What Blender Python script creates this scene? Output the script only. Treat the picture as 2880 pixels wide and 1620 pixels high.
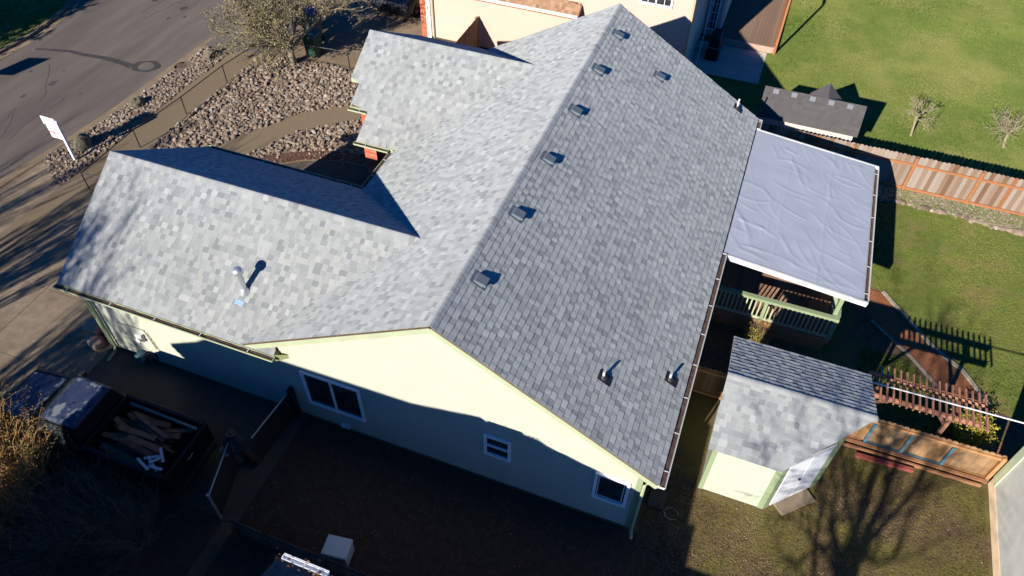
import bpy, math, random
import numpy as np
from mathutils import Vector, Matrix, noise as mnoise
R = math.radians
for o in list(bpy.data.objects): bpy.data.objects.remove(o)
sc = bpy.context.scene
COL = sc.collection
# ------------------------------------------------------------------ camera
cam_d = bpy.data.cameras.new('camera'); cam = bpy.data.objects.new('camera', cam_d); COL.objects.link(cam)
cam.location = (4.6772, -8.2229, 17.0520)
cam.rotation_euler = (0.74133, -0.013823, 0.362864)
cam_d.sensor_width = 36; cam_d.lens = 26.492; cam_d.clip_start = 0.1; cam_d.clip_end = 3000
sc.camera = cam
# ------------------------------------------------------------------ light
AZ, EL = 73.6, 26.1            # direction the light travels, height of the sun
S = Vector((math.cos(R(EL))*math.cos(R(AZ)), math.cos(R(EL))*math.sin(R(AZ)), -math.sin(R(EL))))
sun_d = bpy.data.lights.new('sun', 'SUN'); sun = bpy.data.objects.new('sun', sun_d); COL.objects.link(sun)
sun_d.energy = 5.0; sun_d.angle = R(0.53); sun_d.color = (1.0, 0.93, 0.83)
sun.rotation_euler = S.to_track_quat('-Z', 'Y').to_euler()
sun.location = (-20, -60, 40)
W = bpy.data.worlds.new('World'); sc.world = W; W.use_nodes = True
nt = W.node_tree; bg = nt.nodes['Background']
sky = nt.nodes.new('ShaderNodeTexSky'); sky.sky_type = 'NISHITA'; sky.sun_disc = False
sky.sun_elevation = R(EL); sky.sun_rotation = math.atan2(-S.x, -S.y)
sky.air_density = 0.5; sky.dust_density = 0.0; sky.ozone_density = 10.0
hs = nt.nodes.new('ShaderNodeHueSaturation'); hs.inputs['Saturation'].default_value = 1.65
nt.links.new(sky.outputs[0], hs.inputs['Color']); nt.links.new(hs.outputs[0], bg.inputs[0]); bg.inputs[1].default_value = 0.10
vs = sc.view_settings; vs.view_transform = 'Standard'; vs.look = 'None'; vs.exposure = 0.84; vs.gamma = 1
# ------------------------------------------------------------------ materials
MATS = {}
def mat(name, c, rough=.85, c2=None, scale=3., detail=4, bump=0., bscale=None, spec=.3, metal=0., c3=None, s3=.4, lo=.35, hi=.65, stretch=None, lo3=.5, hi3=.7):
    if name in MATS: return MATS[name]
    m = bpy.data.materials.new(name); m.use_nodes = True; t = m.node_tree; b = t.nodes['Principled BSDF']
    b.inputs['Roughness'].default_value = rough; b.inputs['Specular IOR Level'].default_value = spec; b.inputs['Metallic'].default_value = metal
    if rough >= .9: b.inputs['Diffuse Roughness'].default_value = .5
    b.inputs['Base Color'].default_value = (*c, 1)
    tc = t.nodes.new('ShaderNodeTexCoord'); vec = tc.outputs['Object']
    if stretch:
        mp = t.nodes.new('ShaderNodeMapping'); mp.inputs['Scale'].default_value = stretch; t.links.new(vec, mp.inputs[0]); vec = mp.outputs[0]
    if c2:
        n = t.nodes.new('ShaderNodeTexNoise'); n.inputs['Scale'].default_value = scale; n.inputs['Detail'].default_value = detail; n.inputs['Roughness'].default_value = .65
        t.links.new(vec, n.inputs['Vector'])
        r = t.nodes.new('ShaderNodeValToRGB'); r.color_ramp.elements[0].position = lo; r.color_ramp.elements[1].position = hi
        r.color_ramp.elements[0].color = (*c, 1); r.color_ramp.elements[1].color = (*c2, 1)
        t.links.new(n.outputs[0], r.inputs[0]); out = r.outputs[0]
        if c3:
            n3 = t.nodes.new('ShaderNodeTexNoise'); n3.inputs['Scale'].default_value = s3; n3.inputs['Detail'].default_value = 6; n3.inputs['Roughness'].default_value = .6
            t.links.new(vec, n3.inputs['Vector'])
            r3 = t.nodes.new('ShaderNodeValToRGB'); r3.color_ramp.elements[0].position = lo3; r3.color_ramp.elements[1].position = hi3
            t.links.new(n3.outputs[0], r3.inputs[0])
            mx = t.nodes.new('ShaderNodeMixRGB'); t.links.new(r3.outputs[0], mx.inputs[0]); t.links.new(out, mx.inputs[1]); mx.inputs[2].default_value = (*c3, 1); out = mx.outputs[0]
        t.links.new(out, b.inputs['Base Color'])
    if bump:
        nb = t.nodes.new('ShaderNodeTexNoise'); nb.inputs['Scale'].default_value = bscale or 40; nb.inputs['Detail'].default_value = 5
        t.links.new(vec, nb.inputs['Vector'])
        bp = t.nodes.new('ShaderNodeBump'); bp.inputs['Distance'].default_value = bump; bp.inputs['Strength'].default_value = 1
        t.links.new(nb.outputs[0], bp.inputs['Height']); t.links.new(bp.outputs[0], b.inputs['Normal'])
    MATS[name] = m; return m
def tone_mat(name, stops, rough=.9, jitter=None, bump=.002, grain=.25, spec=.2):
    """colour from the per-face attribute 'tone'; fine mineral grain on top"""
    m = bpy.data.materials.new(name); m.use_nodes = True; t = m.node_tree; b = t.nodes['Principled BSDF']
    b.inputs['Roughness'].default_value = rough; b.inputs['Specular IOR Level'].default_value = spec; b.inputs['Diffuse Roughness'].default_value = .5
    at = t.nodes.new('ShaderNodeAttribute'); at.attribute_name = 'tone'
    r = t.nodes.new('ShaderNodeValToRGB'); e = r.color_ramp.elements
    while len(e) < len(stops): e.new(.5)
    for k, (p, c) in enumerate(stops): e[k].position = p; e[k].color = (*c, 1)
    t.links.new(at.outputs['Fac'], r.inputs[0])
    tc = t.nodes.new('ShaderNodeTexCoord'); n = t.nodes.new('ShaderNodeTexNoise'); n.inputs['Scale'].default_value = 45; n.inputs['Detail'].default_value = 4; n.inputs['Roughness'].default_value = .8
    t.links.new(tc.outputs['Object'], n.inputs['Vector'])
    n2 = t.nodes.new('ShaderNodeTexNoise'); n2.inputs['Scale'].default_value = .45; n2.inputs['Detail'].default_value = 3
    t.links.new(tc.outputs['Object'], n2.inputs['Vector'])
    ad = t.nodes.new('ShaderNodeMath'); ad.operation = 'MULTIPLY_ADD'; t.links.new(n.outputs[0], ad.inputs[0]); ad.inputs[1].default_value = grain*2; ad.inputs[2].default_value = 1-grain
    a2 = t.nodes.new('ShaderNodeMath'); a2.operation = 'MULTIPLY_ADD'; t.links.new(n2.outputs[0], a2.inputs[0]); a2.inputs[1].default_value = .24; a2.inputs[2].default_value = .88
    mu = t.nodes.new('ShaderNodeMath'); mu.operation = 'MULTIPLY'; t.links.new(ad.outputs[0], mu.inputs[0]); t.links.new(a2.outputs[0], mu.inputs[1])
    mx = t.nodes.new('ShaderNodeVectorMath'); mx.operation = 'SCALE'; t.links.new(r.outputs[0], mx.inputs[0]); t.links.new(mu.outputs[0], mx.inputs['Scale'])
    t.links.new(mx.outputs[0], b.inputs['Base Color'])
    bp = t.nodes.new('ShaderNodeBump'); bp.inputs['Distance'].default_value = bump; t.links.new(n.outputs[0], bp.inputs['Height']); t.links.new(bp.outputs[0], b.inputs['Normal'])
    MATS[name] = m; return m
SH = tone_mat('grey_shingle', [(0, (.21, .222, .224)), (.25, (.255, .268, .27)), (.55, (.305, .32, .315)), (.8, (.34, .357, .35)), (.88, (.325, .335, .31)), (1, (.375, .392, .386))])
SHD = tone_mat('dark_shingle', [(0, (.075, .071, .071)), (1, (.092, .087, .087))], grain=.12)
SHB = tone_mat('brown_shingle', [(0, (.25, .14, .08)), (1, (.42, .27, .17))])
BRICK = tone_mat('red_brick', [(0, (.36, .09, .05)), (.8, (.5, .16, .09)), (1, (.55, .25, .17))])
STONE = tone_mat('river_stone', [(0, (.10, .072, .055)), (.35, (.20, .148, .108)), (.7, (.30, .232, .175)), (.9, (.24, .225, .20)), (1, (.42, .35, .28))], grain=.2)
LEAF = tone_mat('dead_leaf', [(0, (.10, .045, .02)), (.6, (.20, .10, .045)), (1, (.34, .22, .13))])
GRASS = tone_mat('grass_blade', [(0, (.05, .09, .012)), (.5, (.115, .165, .028)), (.75, (.175, .19, .045)), (1, (.20, .19, .065))], grain=.1)
MOSS = tone_mat('moss', [(0, (.085, .06, .025)), (.5, (.15, .138, .03)), (.8, (.21, .185, .045)), (1, (.25, .19, .09))], grain=.1)
LICH = tone_mat('lichen', [(0, (.06, .048, .028)), (.5, (.165, .14, .072)), (1, (.34, .29, .16))], grain=.1)
PICK = tone_mat('weathered_picket', [(0, (.15, .085, .05)), (.4, (.21, .145, .10)), (.75, (.29, .24, .20)), (.9, (.23, .195, .165)), (1, (.25, .11, .045))], grain=.55)
BOARD = tone_mat('brown_board', [(0, (.20, .11, .07)), (1, (.30, .18, .12))], grain=.2)
CREAM = mat('cream_siding', (.41, .425, .345), .7, (.38, .395, .32), 1.5)
TRIM = mat('pale_green_trim', (.25, .31, .18), .6, (.22, .28, .16), 2)
TRIMC = mat('cream_green_trim', (.38, .42, .27), .6, (.34, .38, .24), 2)
WINW = mat('window_white', (.82, .83, .84), .4)
WHITE = mat('white_paint', (.62, .62, .60), .5, (.52,.52,.50), 6)
BLACK = mat('black_metal', (.02, .02, .022), .5)
GLASS = mat('window_glass', (.010, .011, .014), .08, (.05, .055, .06), 1.3, spec=.6)  # mottled colour stands in for uneven reflections in the panes
GUT_DIRT = mat('gutter_debris', (.045, .028, .02), 1, (.09, .06, .045), 12)
GALV = mat('galvanised_steel', (.55, .57, .58), .38, (.68, .7, .7), 20, metal=.75)
VENTM = mat('grey_vent_metal', (.13, .155, .175), .45, (.11, .13, .15), 8)
MEMB = mat('grey_membrane', (.375, .40, .455), .7, (.345, .368, .415), 1.2)
CONC = mat('concrete', (.26, .20, .135), .9, (.19, .145, .10), 3.5, c3=(.15, .115, .078), s3=.8, bump=.002, bscale=60)
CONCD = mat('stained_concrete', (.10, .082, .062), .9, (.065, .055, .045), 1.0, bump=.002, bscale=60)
KERB = mat('kerb_concrete', (.22, .165, .105), .9, (.16, .12, .075), 2.5, bump=.003, bscale=50)
AGG = mat('exposed_aggregate', (.20, .15, .095), .95, (.13, .098, .06), 60, bump=.006, bscale=90)
ASPH = mat('asphalt', (.098, .080, .069), .93, (.126, .104, .088), 1.6, c3=(.082, .067, .057), s3=.6, bump=.004, bscale=120, stretch=(1, .16, 1))
PATCH = mat('asphalt_patch', (.035, .031, .03), .9, (.05, .044, .042), 6)
SOIL = mat('yard_soil', (.08, .05, .03), 1, (.135, .09, .052), 5, c3=(.13, .115, .03), s3=.42, lo3=.46, hi3=.62, bump=.03, bscale=14)
LAWN = mat('lawn_soil', (.085, .12, .02), 1, (.115, .15, .028), 3, c3=(.20, .19, .055), s3=.3, lo3=.44, hi3=.68, bump=.03, bscale=20)
MULCH = mat('brick_mulch', (.30, .115, .05), 1, (.20, .075, .035), 25, bump=.02, bscale=50)
REDSOIL = mat('bark_mulch', (.13, .065, .045), 1, (.07, .04, .03), 15, bump=.03, bscale=40)
GRAVEL = mat('gravel_bed', (.12, .085, .06), 1, (.2, .15, .105), 30, bump=.02, bscale=60)
STRIPG = mat('fence_bed', (.20, .165, .12), 1, (.32, .27, .2), 8, c3=(.13, .14, .05), s3=1.5, bump=.04, bscale=12)
BARK = mat('bark', (.20, .155, .115), 1, (.12, .09, .07), 15, bump=.01, bscale=40)
BARKL = mat('pale_bark', (.34, .29, .19), 1, (.20, .17, .11), 15)
ORANGE = mat('orange_wood', (.38, .15, .055), .8, (.28, .12, .055), 9)
CEDAR = mat('cedar_wood', (.40, .20, .10), .8, (.30, .14, .07), 6, stretch=(1, 1, 6))
PEACH = mat('peach_siding', (.50, .40, .325), .75, (.48, .385, .31), 2)
WOODD = mat('dark_fence_wood', (.10, .065, .045), .9, (.15, .10, .07), 5)
BLUE = mat('blue_strap', (.085, .20, .27), .6)
PLAST = mat('pale_plastic', (.55, .55, .55), .5, (.5, .5, .5), 4)
DGREY = mat('dark_plastic', (.03, .04, .035), .5)
# ------------------------------------------------------------------ mesh helpers
class MB:
    def __init__(s): s.v = []; s.f = []; s.t = []
    def poly(s, pts, tone=.5):
        n = len(s.v); s.v += [tuple(p) for p in pts]; s.f.append(tuple(range(n, n+len(pts)))); s.t.append(tone)
    def box(s, x0, x1, y0, y1, z0, z1, tone=.5):
        s.hexa([(x0,y0,z0),(x1,y0,z0),(x1,y1,z0),(x0,y1,z0),(x0,y0,z1),(x1,y0,z1),(x1,y1,z1),(x0,y1,z1)], tone)
    def hexa(s, p, tone=.5):
        n = len(s.v); s.v += [tuple(q) for q in p]
        for f in ((0,3,2,1),(4,5,6,7),(0,1,5,4),(1,2,6,5),(2,3,7,6),(3,0,4,7)): s.f.append(tuple(n+i for i in f)); s.t.append(tone)
    def prism(s, pts, z0, z1, tone=.5):       # polygon in xy, counter-clockwise
        n = len(s.v); k = len(pts)
        s.v += [(p[0], p[1], z0) for p in pts] + [(p[0], p[1], z1) for p in pts]
        s.f.append(tuple(range(n+k-1, n-1, -1))); s.f.append(tuple(range(n+k, n+2*k))); s.t += [tone, tone]
        for i in range(k): j = (i+1) % k; s.f.append((n+i, n+j, n+k+j, n+k+i)); s.t.append(tone)
    def beam(s, a, b, w, h, up=(0,0,1), tone=.5):   # w sideways, h along up
        a = Vector(a); b = Vector(b); d = (b-a).normalized(); u = Vector(up); sd = d.cross(u)
        if sd.length < 1e-4: sd = Vector((1,0,0))
        sd.normalize(); u = sd.cross(d).normalized(); sd *= w/2; u *= h/2
        s.hexa([a-sd-u, a+sd-u, b+sd-u, b-sd-u, a-sd+u, a+sd+u, b+sd+u, b-sd+u], tone)
    def tube(s, pts, rad, n=6, tone=.5, cap=True):
        pts = [Vector(p) for p in pts]; base = len(s.v)
        for i, p in enumerate(pts):
            d = (pts[min(i+1, len(pts)-1)]-pts[max(i-1, 0)])
            if d.length < 1e-6: d = Vector((0,0,1))
            d.normalize(); a = d.cross(Vector((0,0,1)) if abs(d.z) < .9 else Vector((1,0,0))).normalized(); b2 = d.cross(a)
            r = rad[i] if hasattr(rad, '__len__') else rad
            for k in range(n):
                an = 2*math.pi*k/n; s.v.append(tuple(p+(a*math.cos(an)+b2*math.sin(an))*r))
        for i in range(len(pts)-1):
            for k in range(n):
                k2 = (k+1) % n; s.f.append((base+i*n+k, base+i*n+k2, base+(i+1)*n+k2, base+(i+1)*n+k)); s.t.append(tone)
        if cap:
            s.f.append(tuple(base+k for k in range(n-1, -1, -1))); s.f.append(tuple(base+(len(pts)-1)*n+k for k in range(n))); s.t += [tone, tone]
    def lathe(s, c, prof, n=16, tone=.5):
        c = Vector(c); base = len(s.v)
        for r, z in prof:
            for k in range(n): an = 2*math.pi*k/n; s.v.append((c.x+r*math.cos(an), c.y+r*math.sin(an), c.z+z))
        for i in range(len(prof)-1):
            for k in range(n): k2 = (k+1) % n; s.f.append((base+i*n+k, base+i*n+k2, base+(i+1)*n+k2, base+(i+1)*n+k)); s.t.append(tone)
        s.f.append(tuple(base+k for k in range(n-1, -1, -1))); s.f.append(tuple(base+(len(prof)-1)*n+k for k in range(n))); s.t += [tone, tone]
def tag(o, label=None, cat=None, group=None, kind=None):
    if label: o['label'] = label
    if cat: o['category'] = cat
    if group: o['group'] = group
    if kind: o['kind'] = kind
    return o
ORG = {}
def thing(name, loc, label, cat, group=None):
    o = bpy.data.objects.new(name, None); COL.objects.link(o); o.location = loc; o.empty_display_size = .2
    ORG[o.name] = Vector(loc); return tag(o, label, cat, group)
def mesh(name, mb, m, parent=None, smooth=False, bevel=0, loc=None, label=None):
    """mesh in world coordinates; its origin is its parent's base (or loc)"""
    og = ORG[parent.name] if parent else Vector(loc or (0,0,0))
    me = bpy.data.meshes.new(name); nv = len(mb.v)
    V = np.array(mb.v, dtype=np.float32)-np.array(og, dtype=np.float32)
    me.vertices.add(nv); me.vertices.foreach_set('co', V.ravel())
    ls = np.array([len(f) for f in mb.f], dtype=np.int32); st = np.concatenate([[0], np.cumsum(ls)[:-1]]).astype(np.int32)
    fl = np.array([i for f in mb.f for i in f], dtype=np.int32)
    me.loops.add(len(fl)); me.loops.foreach_set('vertex_index', fl)
    me.polygons.add(len(ls)); me.polygons.foreach_set('loop_start', st); me.polygons.foreach_set('loop_total', ls)
    me.update(calc_edges=True)
    if len(set(mb.t)) > 1:
        a = me.attributes.new('tone', 'FLOAT', 'FACE'); a.data.foreach_set('value', np.array(mb.t, dtype=np.float32))
    me.polygons.foreach_set('use_smooth', [bool(smooth)]*len(ls))
    me.materials.append(m); me.validate()
    o = bpy.data.objects.new(name, me); COL.objects.link(o); o.location = (0,0,0) if parent else og
    if parent: o.parent = parent
    ORG[o.name] = og
    if bevel:
        md = o.modifiers.new('bevel', 'BEVEL'); md.width = bevel; md.segments = 2; md.limit_method = 'ANGLE'
    if label: o['label'] = label
    return o
def struct(name, mb, m, **k): o = mesh(name, mb, m, **k); o['kind'] = 'structure'; return o
def copy_tree(o, parent=None, loc=None, rot=None):
    c = o.copy(); COL.objects.link(c)
    if parent: c.parent = parent
    if loc is not None: c.location = loc; ORG[c.name] = Vector(loc)
    else: ORG[c.name] = ORG.get(o.name, Vector())
    if rot is not None: c.rotation_euler = (0, 0, rot)
    for ch in list(o.children):
        copy_tree(ch, c)
    return c
def clip(poly, cx):
    """clip a 2-D polygon by a convex counter-clockwise polygon"""
    out = poly
    for i in range(len(cx)):
        a = cx[i]; b = cx[(i+1) % len(cx)]; ex, ey = b[0]-a[0], b[1]-a[1]; inp = out; out = []
        if not inp: return []
        side = lambda p: ex*(p[1]-a[1])-ey*(p[0]-a[0])
        for j in range(len(inp)):
            p, q = inp[j], inp[(j+1) % len(inp)]; sp, sq = side(p), side(q)
            if sp >= 0: out.append(p)
            if (sp >= 0) != (sq >= 0):
                t = sp/(sp-sq); out.append((p[0]+t*(q[0]-p[0]), p[1]+t*(q[1]-p[1])))
    return out
def lap(mb, A, B, top, e=.16, t=.02, z0=.16, z1=6):
    """lap siding from A to B (seen with A on the left); top = convex outline (u,z)"""
    A = Vector((*A, 0)); B = Vector((*B, 0)); L = (B-A).length; d = (B-A)/L; n = Vector((d.y, -d.x, 0))
    z = z0
    while z < z1:
        p = clip([(0, z), (L, z), (L, z+e), (0, z+e)], top)
        if len(p) >= 3:
            mb.poly([A+d*u+n*(t*(1-(w-z)/e)+.002)+Vector((0,0,w)) for u, w in p])
            bt = sorted([q[0] for q in p if abs(q[1]-z) < 1e-5])
            if len(bt) >= 2: mb.poly([A+d*bt[0]+Vector((0,0,z)), A+d*bt[-1]+Vector((0,0,z)), A+d*bt[-1]+n*(t+.002)+Vector((0,0,z)), A+d*bt[0]+n*(t+.002)+Vector((0,0,z))])
        z += e
def shingle(mb, P, ud, vd, V, u0f, u1f, e=.143, t=.010, lift=.004, wr=(.09, .20), seed=1, base=.0):
    """courses of real laminated tabs on the plane P + u*ud + v*vd; v up the slope"""
    rg = random.Random(seed); P = Vector(P); ud = Vector(ud).normalized(); vd = Vector(vd).normalized(); n = ud.cross(vd)
    if n.z < 0: n = -n
    flip = ud.cross(vd).z < 0
    k = 0
    while k*e < V-1e-4:
        v0 = k*e; v1 = min(v0+e, V); ua, ub = u0f(v0), u1f(v0); ua2, ub2 = u0f(v1), u1f(v1)
        if ub-ua < .02: k += 1; continue
        u = ua; hp = 0; first = True; up_ = rg.random() < .5
        w = rg.uniform(.05, wr[1])
        while u < ub-1e-4:
            un = u+w
            if un > ub-.03: un = ub
            up_ = (not up_) if rg.random() < .82 else up_; h = lift if up_ else 0
            tn = min(1, max(0, rg.gauss(.66 if up_ else .34, .20)))
            H0 = base+t+h; H1 = base+.0015+h
            a = P+ud*u+vd*v0; b = P+ud*un+vd*v0
            c = P+ud*(un if un < ub else ub2)+vd*v1; d = P+ud*(u if not first else ua2)+vd*v1
            q = [a+n*H0, b+n*H0, c+n*H1, d+n*H1]
            mb.poly(q[::-1] if flip else q, tn)
            q = [a-n*.004, b-n*.004, b+n*H0, a+n*H0]; mb.poly(q[::-1] if flip else q, tn*.8)
            if h != hp and not first:
                hm = max(h, hp); lo_ = min(h, hp)
                mb.poly([a+n*(base+t+lo_), a+n*(base+t+hm), d+n*(base+.0015+hm), d+n*(base+.0015+lo_)], tn*.8)
            hp = h; first = False; u = un; w = rg.uniform(*wr)
        k += 1
def ridge_caps(mb, a, b, sl1, sl2, w=.15, e=.143, seed=3):
    """sl1/sl2: unit directions down each slope"""
    rg = random.Random(seed); a = Vector(a); b = Vector(b); L = (b-a).length; d = (b-a)/L; k = 0
    s1 = Vector(sl1).normalized(); s2 = Vector(sl2).normalized(); up = -(s1+s2).normalized()
    while k*e < L:
        p = a+d*k*e; q = a+d*min(L, k*e+e*1.02); tn = min(1, max(0, rg.gauss(.5, .2)))
        pr = lambda o, h: [o+s1*w+up*(.010+h), o+s1*.05+up*(.022+h), o+up*(.012+h), o+s2*.05+up*(.022+h), o+s2*w+up*(.010+h)]
        A = pr(p, .005); B = pr(q, 0)
        for i in range(4): mb.poly([A[i], A[i+1], B[i+1], B[i]], tn)
        lowp = pr(p, -.006)
        for i in range(4): mb.poly([lowp[i], lowp[i+1], A[i+1], A[i]], tn*.7)
        k += 1
def gutter(par, a, b, out, m=WHITE, w=.13, h=.062, hang=1.0, debris=True):
    a = Vector(a); b = Vector(b); o = Vector(out); L = (b-a).length; d = (b-a)/L; mb = MB(); Z = Vector((0,0,1))
    def pl(p, q, r, s_): mb.poly([p, q, r, s_])
    t = .012
    mb.beam(a+o*(w-t/2)-Z*h/2, b+o*(w-t/2)-Z*h/2, t, h)          # front
    mb.beam(a+o*w*.5-Z*(h-t/2), b+o*w*.5-Z*(h-t/2), w-2*t-.002, t)          # bottom
    mb.beam(a+o*(t/2)-Z*h/2, b+o*(t/2)-Z*h/2, t, h)            # back
    for p in (a, b): mb.beam(p+o*t-Z*h/2, p+o*(w-t)-Z*h/2, t, h)
    mb.beam(a+o*(w+.004)-Z*.008, b+o*(w+.004)-Z*.008, .022, .016)        # rolled lip
    g = mesh('gutter', mb, m, par)
    db = MB(); rg = random.Random(int(L*100)); N = max(2, int(L/.12)); pv = None
    for i in range(N+1):
        p = a+d*(L*i/N); p += d*(.015 if i == 0 else -.015 if i == N else 0); hh = h*.45-rg.uniform(0, .02)
        c = (p+o*(t+.001)-Z*hh, p+o*(w-t-.001)-Z*(hh+rg.uniform(0, .02)))
        if pv: db.poly([pv[0], pv[1], c[1], c[0]])
        pv = c
    if debris: mesh('debris', db, GUT_DIRT, g)
    k = .4
    while k < L: hb = MB(); hb.beam(a+d*k-o*.01-Z*.004, a+d*k+o*(w)-Z*.004, .022, .008); mesh('hanger', hb, WHITE, g); k += hang
    return g
def window(par, P, u, n, w, h, fr=.07, mull=0, grid=None, m=WINW, dep=.05):
    """P lower left corner; u along the wall, n outwards"""
    P = Vector(P); u = Vector(u); n = Vector(n); Z = Vector((0,0,1)); mb = MB()
    o = n*(dep/2+.016)
    mb.beam(P+o+Z*fr/2, P+u*w+o+Z*fr/2, dep, fr); mb.beam(P+o+Z*(h-fr/2), P+u*w+o+Z*(h-fr/2), dep, fr)
    for x in (fr/2, w-fr/2): mb.beam(P+u*x+o+Z*fr, P+u*x+o+Z*(h-fr), fr, dep, up=n)
    if mull == 1: mb.beam(P+u*w/2+o*.9+Z*fr, P+u*w/2+o*.9+Z*(h-fr), .05, dep*.8, up=n)
    if mull == 2: mb.beam(P+u*fr+o*.9+Z*h/2, P+u*(w-fr)+o*.9+Z*h/2, dep*.8, .05)
    f = mesh('window', mb, m, par)
    pb = MB(); q = n*.022; pb.poly([P+u*fr*.8+q+Z*fr*.8, P+u*(w-fr*.8)+q+Z*fr*.8, P+u*(w-fr*.8)+q+Z*(h-fr*.8), P+u*fr*.8+q+Z*(h-fr*.8)])
    mesh('pane', pb, GLASS, f)
    if grid:
        gb = MB(); q = n*.03
        for x in grid[0]: gb.beam(P+u*w*x+q+Z*fr, P+u*w*x+q+Z*(h-fr), .018, .008, up=n)
        for z in grid[1]: gb.beam(P+u*fr+q+Z*h*z, P+u*(w-fr)+q+Z*h*z, .008, .018)
        mesh('muntin', gb, m, f)
    return f
XX, YY, ZZ = Vector((1,0,0)), Vector((0,1,0)), Vector((0,0,1))
def inside(p, poly):
    x, y = p; c = False; n = len(poly)
    for i in range(n):
        x1, y1 = poly[i]; x2, y2 = poly[(i+1) % n]
        if (y1 > y) != (y2 > y) and x < (x2-x1)*(y-y1)/(y2-y1)+x1: c = not c
    return c

# ================================================================== ground, road, paving
def sheet(name, poly, z, m, kind='structure', th=None):
    mb = MB()
    if th: mb.prism(poly, z-th, z)
    else: mb.poly([(p[0], p[1], z) for p in poly])
    o = mesh(name, mb, m); o['kind'] = kind; return o
sheet('ground', [(-400,-400),(400,-400),(400,400),(-400,400)], -.16, SOIL)
near_k = [(-19.9,-30), (-19.55,-6), (-19.2,4.84),(-18.78,7.4),(-18.5,10.0),(-18.42,12.9),(-18.23,16.1),(-18.05,19),(-17.9,24),(-17.9,45)]
far_k = [(-26.2,-30),(-25.9,4),(-25.28,10.86),(-25.1,12.5),(-25.19,13.8),(-25.48,15.4),(-26.1,16.6),(-27.4,18.2),(-29.5,19.6),(-34,20.6),(-60,21)]
road = [(-60,45)]+[(-60,20.6)]+[(p[0]-.0, p[1]) for p in far_k[::-1][1:]]+near_k
sheet('road', road, -.115, ASPH)
def ribbon(name, line, off0, off1, z0, z1, m, top=True):
    mb = MB(); pts = [Vector((*p, 0)) for p in line]; Ls = []
    for i, p in enumerate(pts):
        d = (pts[min(i+1, len(pts)-1)]-pts[max(i-1, 0)]).normalized(); n = Vector((d.y, -d.x, 0)); Ls.append((p+n*off0, p+n*off1))
    for i in range(len(Ls)-1):
        a, b = Ls[i]; c, d = Ls[i+1]
        mb.hexa([a+ZZ*z0, b+ZZ*z0, d+ZZ*z0, c+ZZ*z0, a+ZZ*z1, b+ZZ*z1, d+ZZ*z1, c+ZZ*z1])
    o = mesh(name, mb, m); o['kind'] = 'structure'; return o
ribbon('gutter_pan', near_k, -.02, .34, -.15, -.103, KERB)
ribbon('kerb', near_k, .342, .50, -.15, .012, KERB)
ribbon('gutter_pan', far_k, .0, -.36, -.15, -.103, KERB)
ribbon('kerb', far_k, -.362, -.52, -.15, .012, KERB)
lot = [(p[0]+.49, p[1]) for p in near_k]
sheet('yard_ground', lot[::-1]+[(-19.2,-60),(80,-60),(80,80),(-17.4,80)], 0, SOIL)
sheet('verge_ground', [(p[0]-.5, p[1]+(.1 if i > 5 else 0)) for i, p in enumerate(far_k)][::-1]+[(-26.5,-60),(-70,-60),(-70,20)], 0, LAWN)
# asphalt repair: snaking trench and ring round an old drain
pt = MB(); line = [(-24.6,12.05),(-23.9,12.25),(-23.1,12.45),(-22.3,12.45),(-21.5,12.55),(-20.8,12.55),(-20.2,12.5),(-19.9,12.45)]
for i in range(len(line)-1):
    a = Vector((*line[i], -.111)); b = Vector((*line[i+1], -.111)); n = Vector((-(b-a).y, (b-a).x, 0)).normalized()*(.065+.014*i)
    n2 = n*1.1; pt.poly([a-n, b-n2, b+n2, a+n])
cx, cy = -19.35, 12.68
for k in range(24):
    a0, a1 = 2*math.pi*k/24, 2*math.pi*(k+1)/24; f = lambda an, r: (cx+math.cos(an)*r*1.05, cy+math.sin(an)*r*.95, -.1105)
    r0, r1 = .46+.07*math.sin(2*a0+.6)+.03*math.sin(5*a0), .46+.07*math.sin(2*a1+.6)+.03*math.sin(5*a1)
    pt.poly([f(a0, .33), f(a0, r0+.05), f(a1, r1+.05), f(a1, .33)])
struct('road_patch', pt, PATCH)
st = MB(); rg = random.Random(19)
for k in range(26):
    x, y, q = rg.uniform(-24.6,-19.4), rg.uniform(3,20), rg.uniform(.04,.16); n_ = 9; a0 = rg.random()*6
    st.poly([(x+q*math.cos(a0+6.283*i/n_)*rg.uniform(.6,1.3), y+q*1.5*math.sin(a0+6.283*i/n_)*rg.uniform(.6,1.3), -.112) for i in range(n_)])
for k in range(7):
    x, y = rg.uniform(-24,-20), rg.uniform(4,17); a = Vector((x,y,-.1125)); an = rg.uniform(1.2,1.9)
    for i in range(9):
        an += rg.gauss(0,.25); b = a+Vector((math.cos(an), math.sin(an), 0))*.35; n = Vector((-(b-a).y,(b-a).x,0)).normalized()*.013; st.poly([a-n,b-n,b+n,a+n]); a = b
struct('road_stains', st, mat('oil_stain', (.055,.046,.042), .8, (.075,.064,.058), 5))
mb = MB(); mb.lathe((-17.86, 13.12, -.01), [(.30, 0), (.30, .022)], 28); mb.lathe((-17.86, 13.12, .012), [(.2, 0), (.2, .004)], 20)
o = mesh('manhole_cover', mb, mat('rusty_iron', (.09, .06, .045), .8, (.14, .09, .06), 30, bump=.004, bscale=80)); tag(o, 'round rusty manhole cover in the concrete pad at the end of the rock strip', 'manhole cover')
sheet('manhole_pad', [(-18.22,12.55),(-17.5,12.7),(-17.45,13.5),(-18.2,13.62)], .008, KERB)
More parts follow.
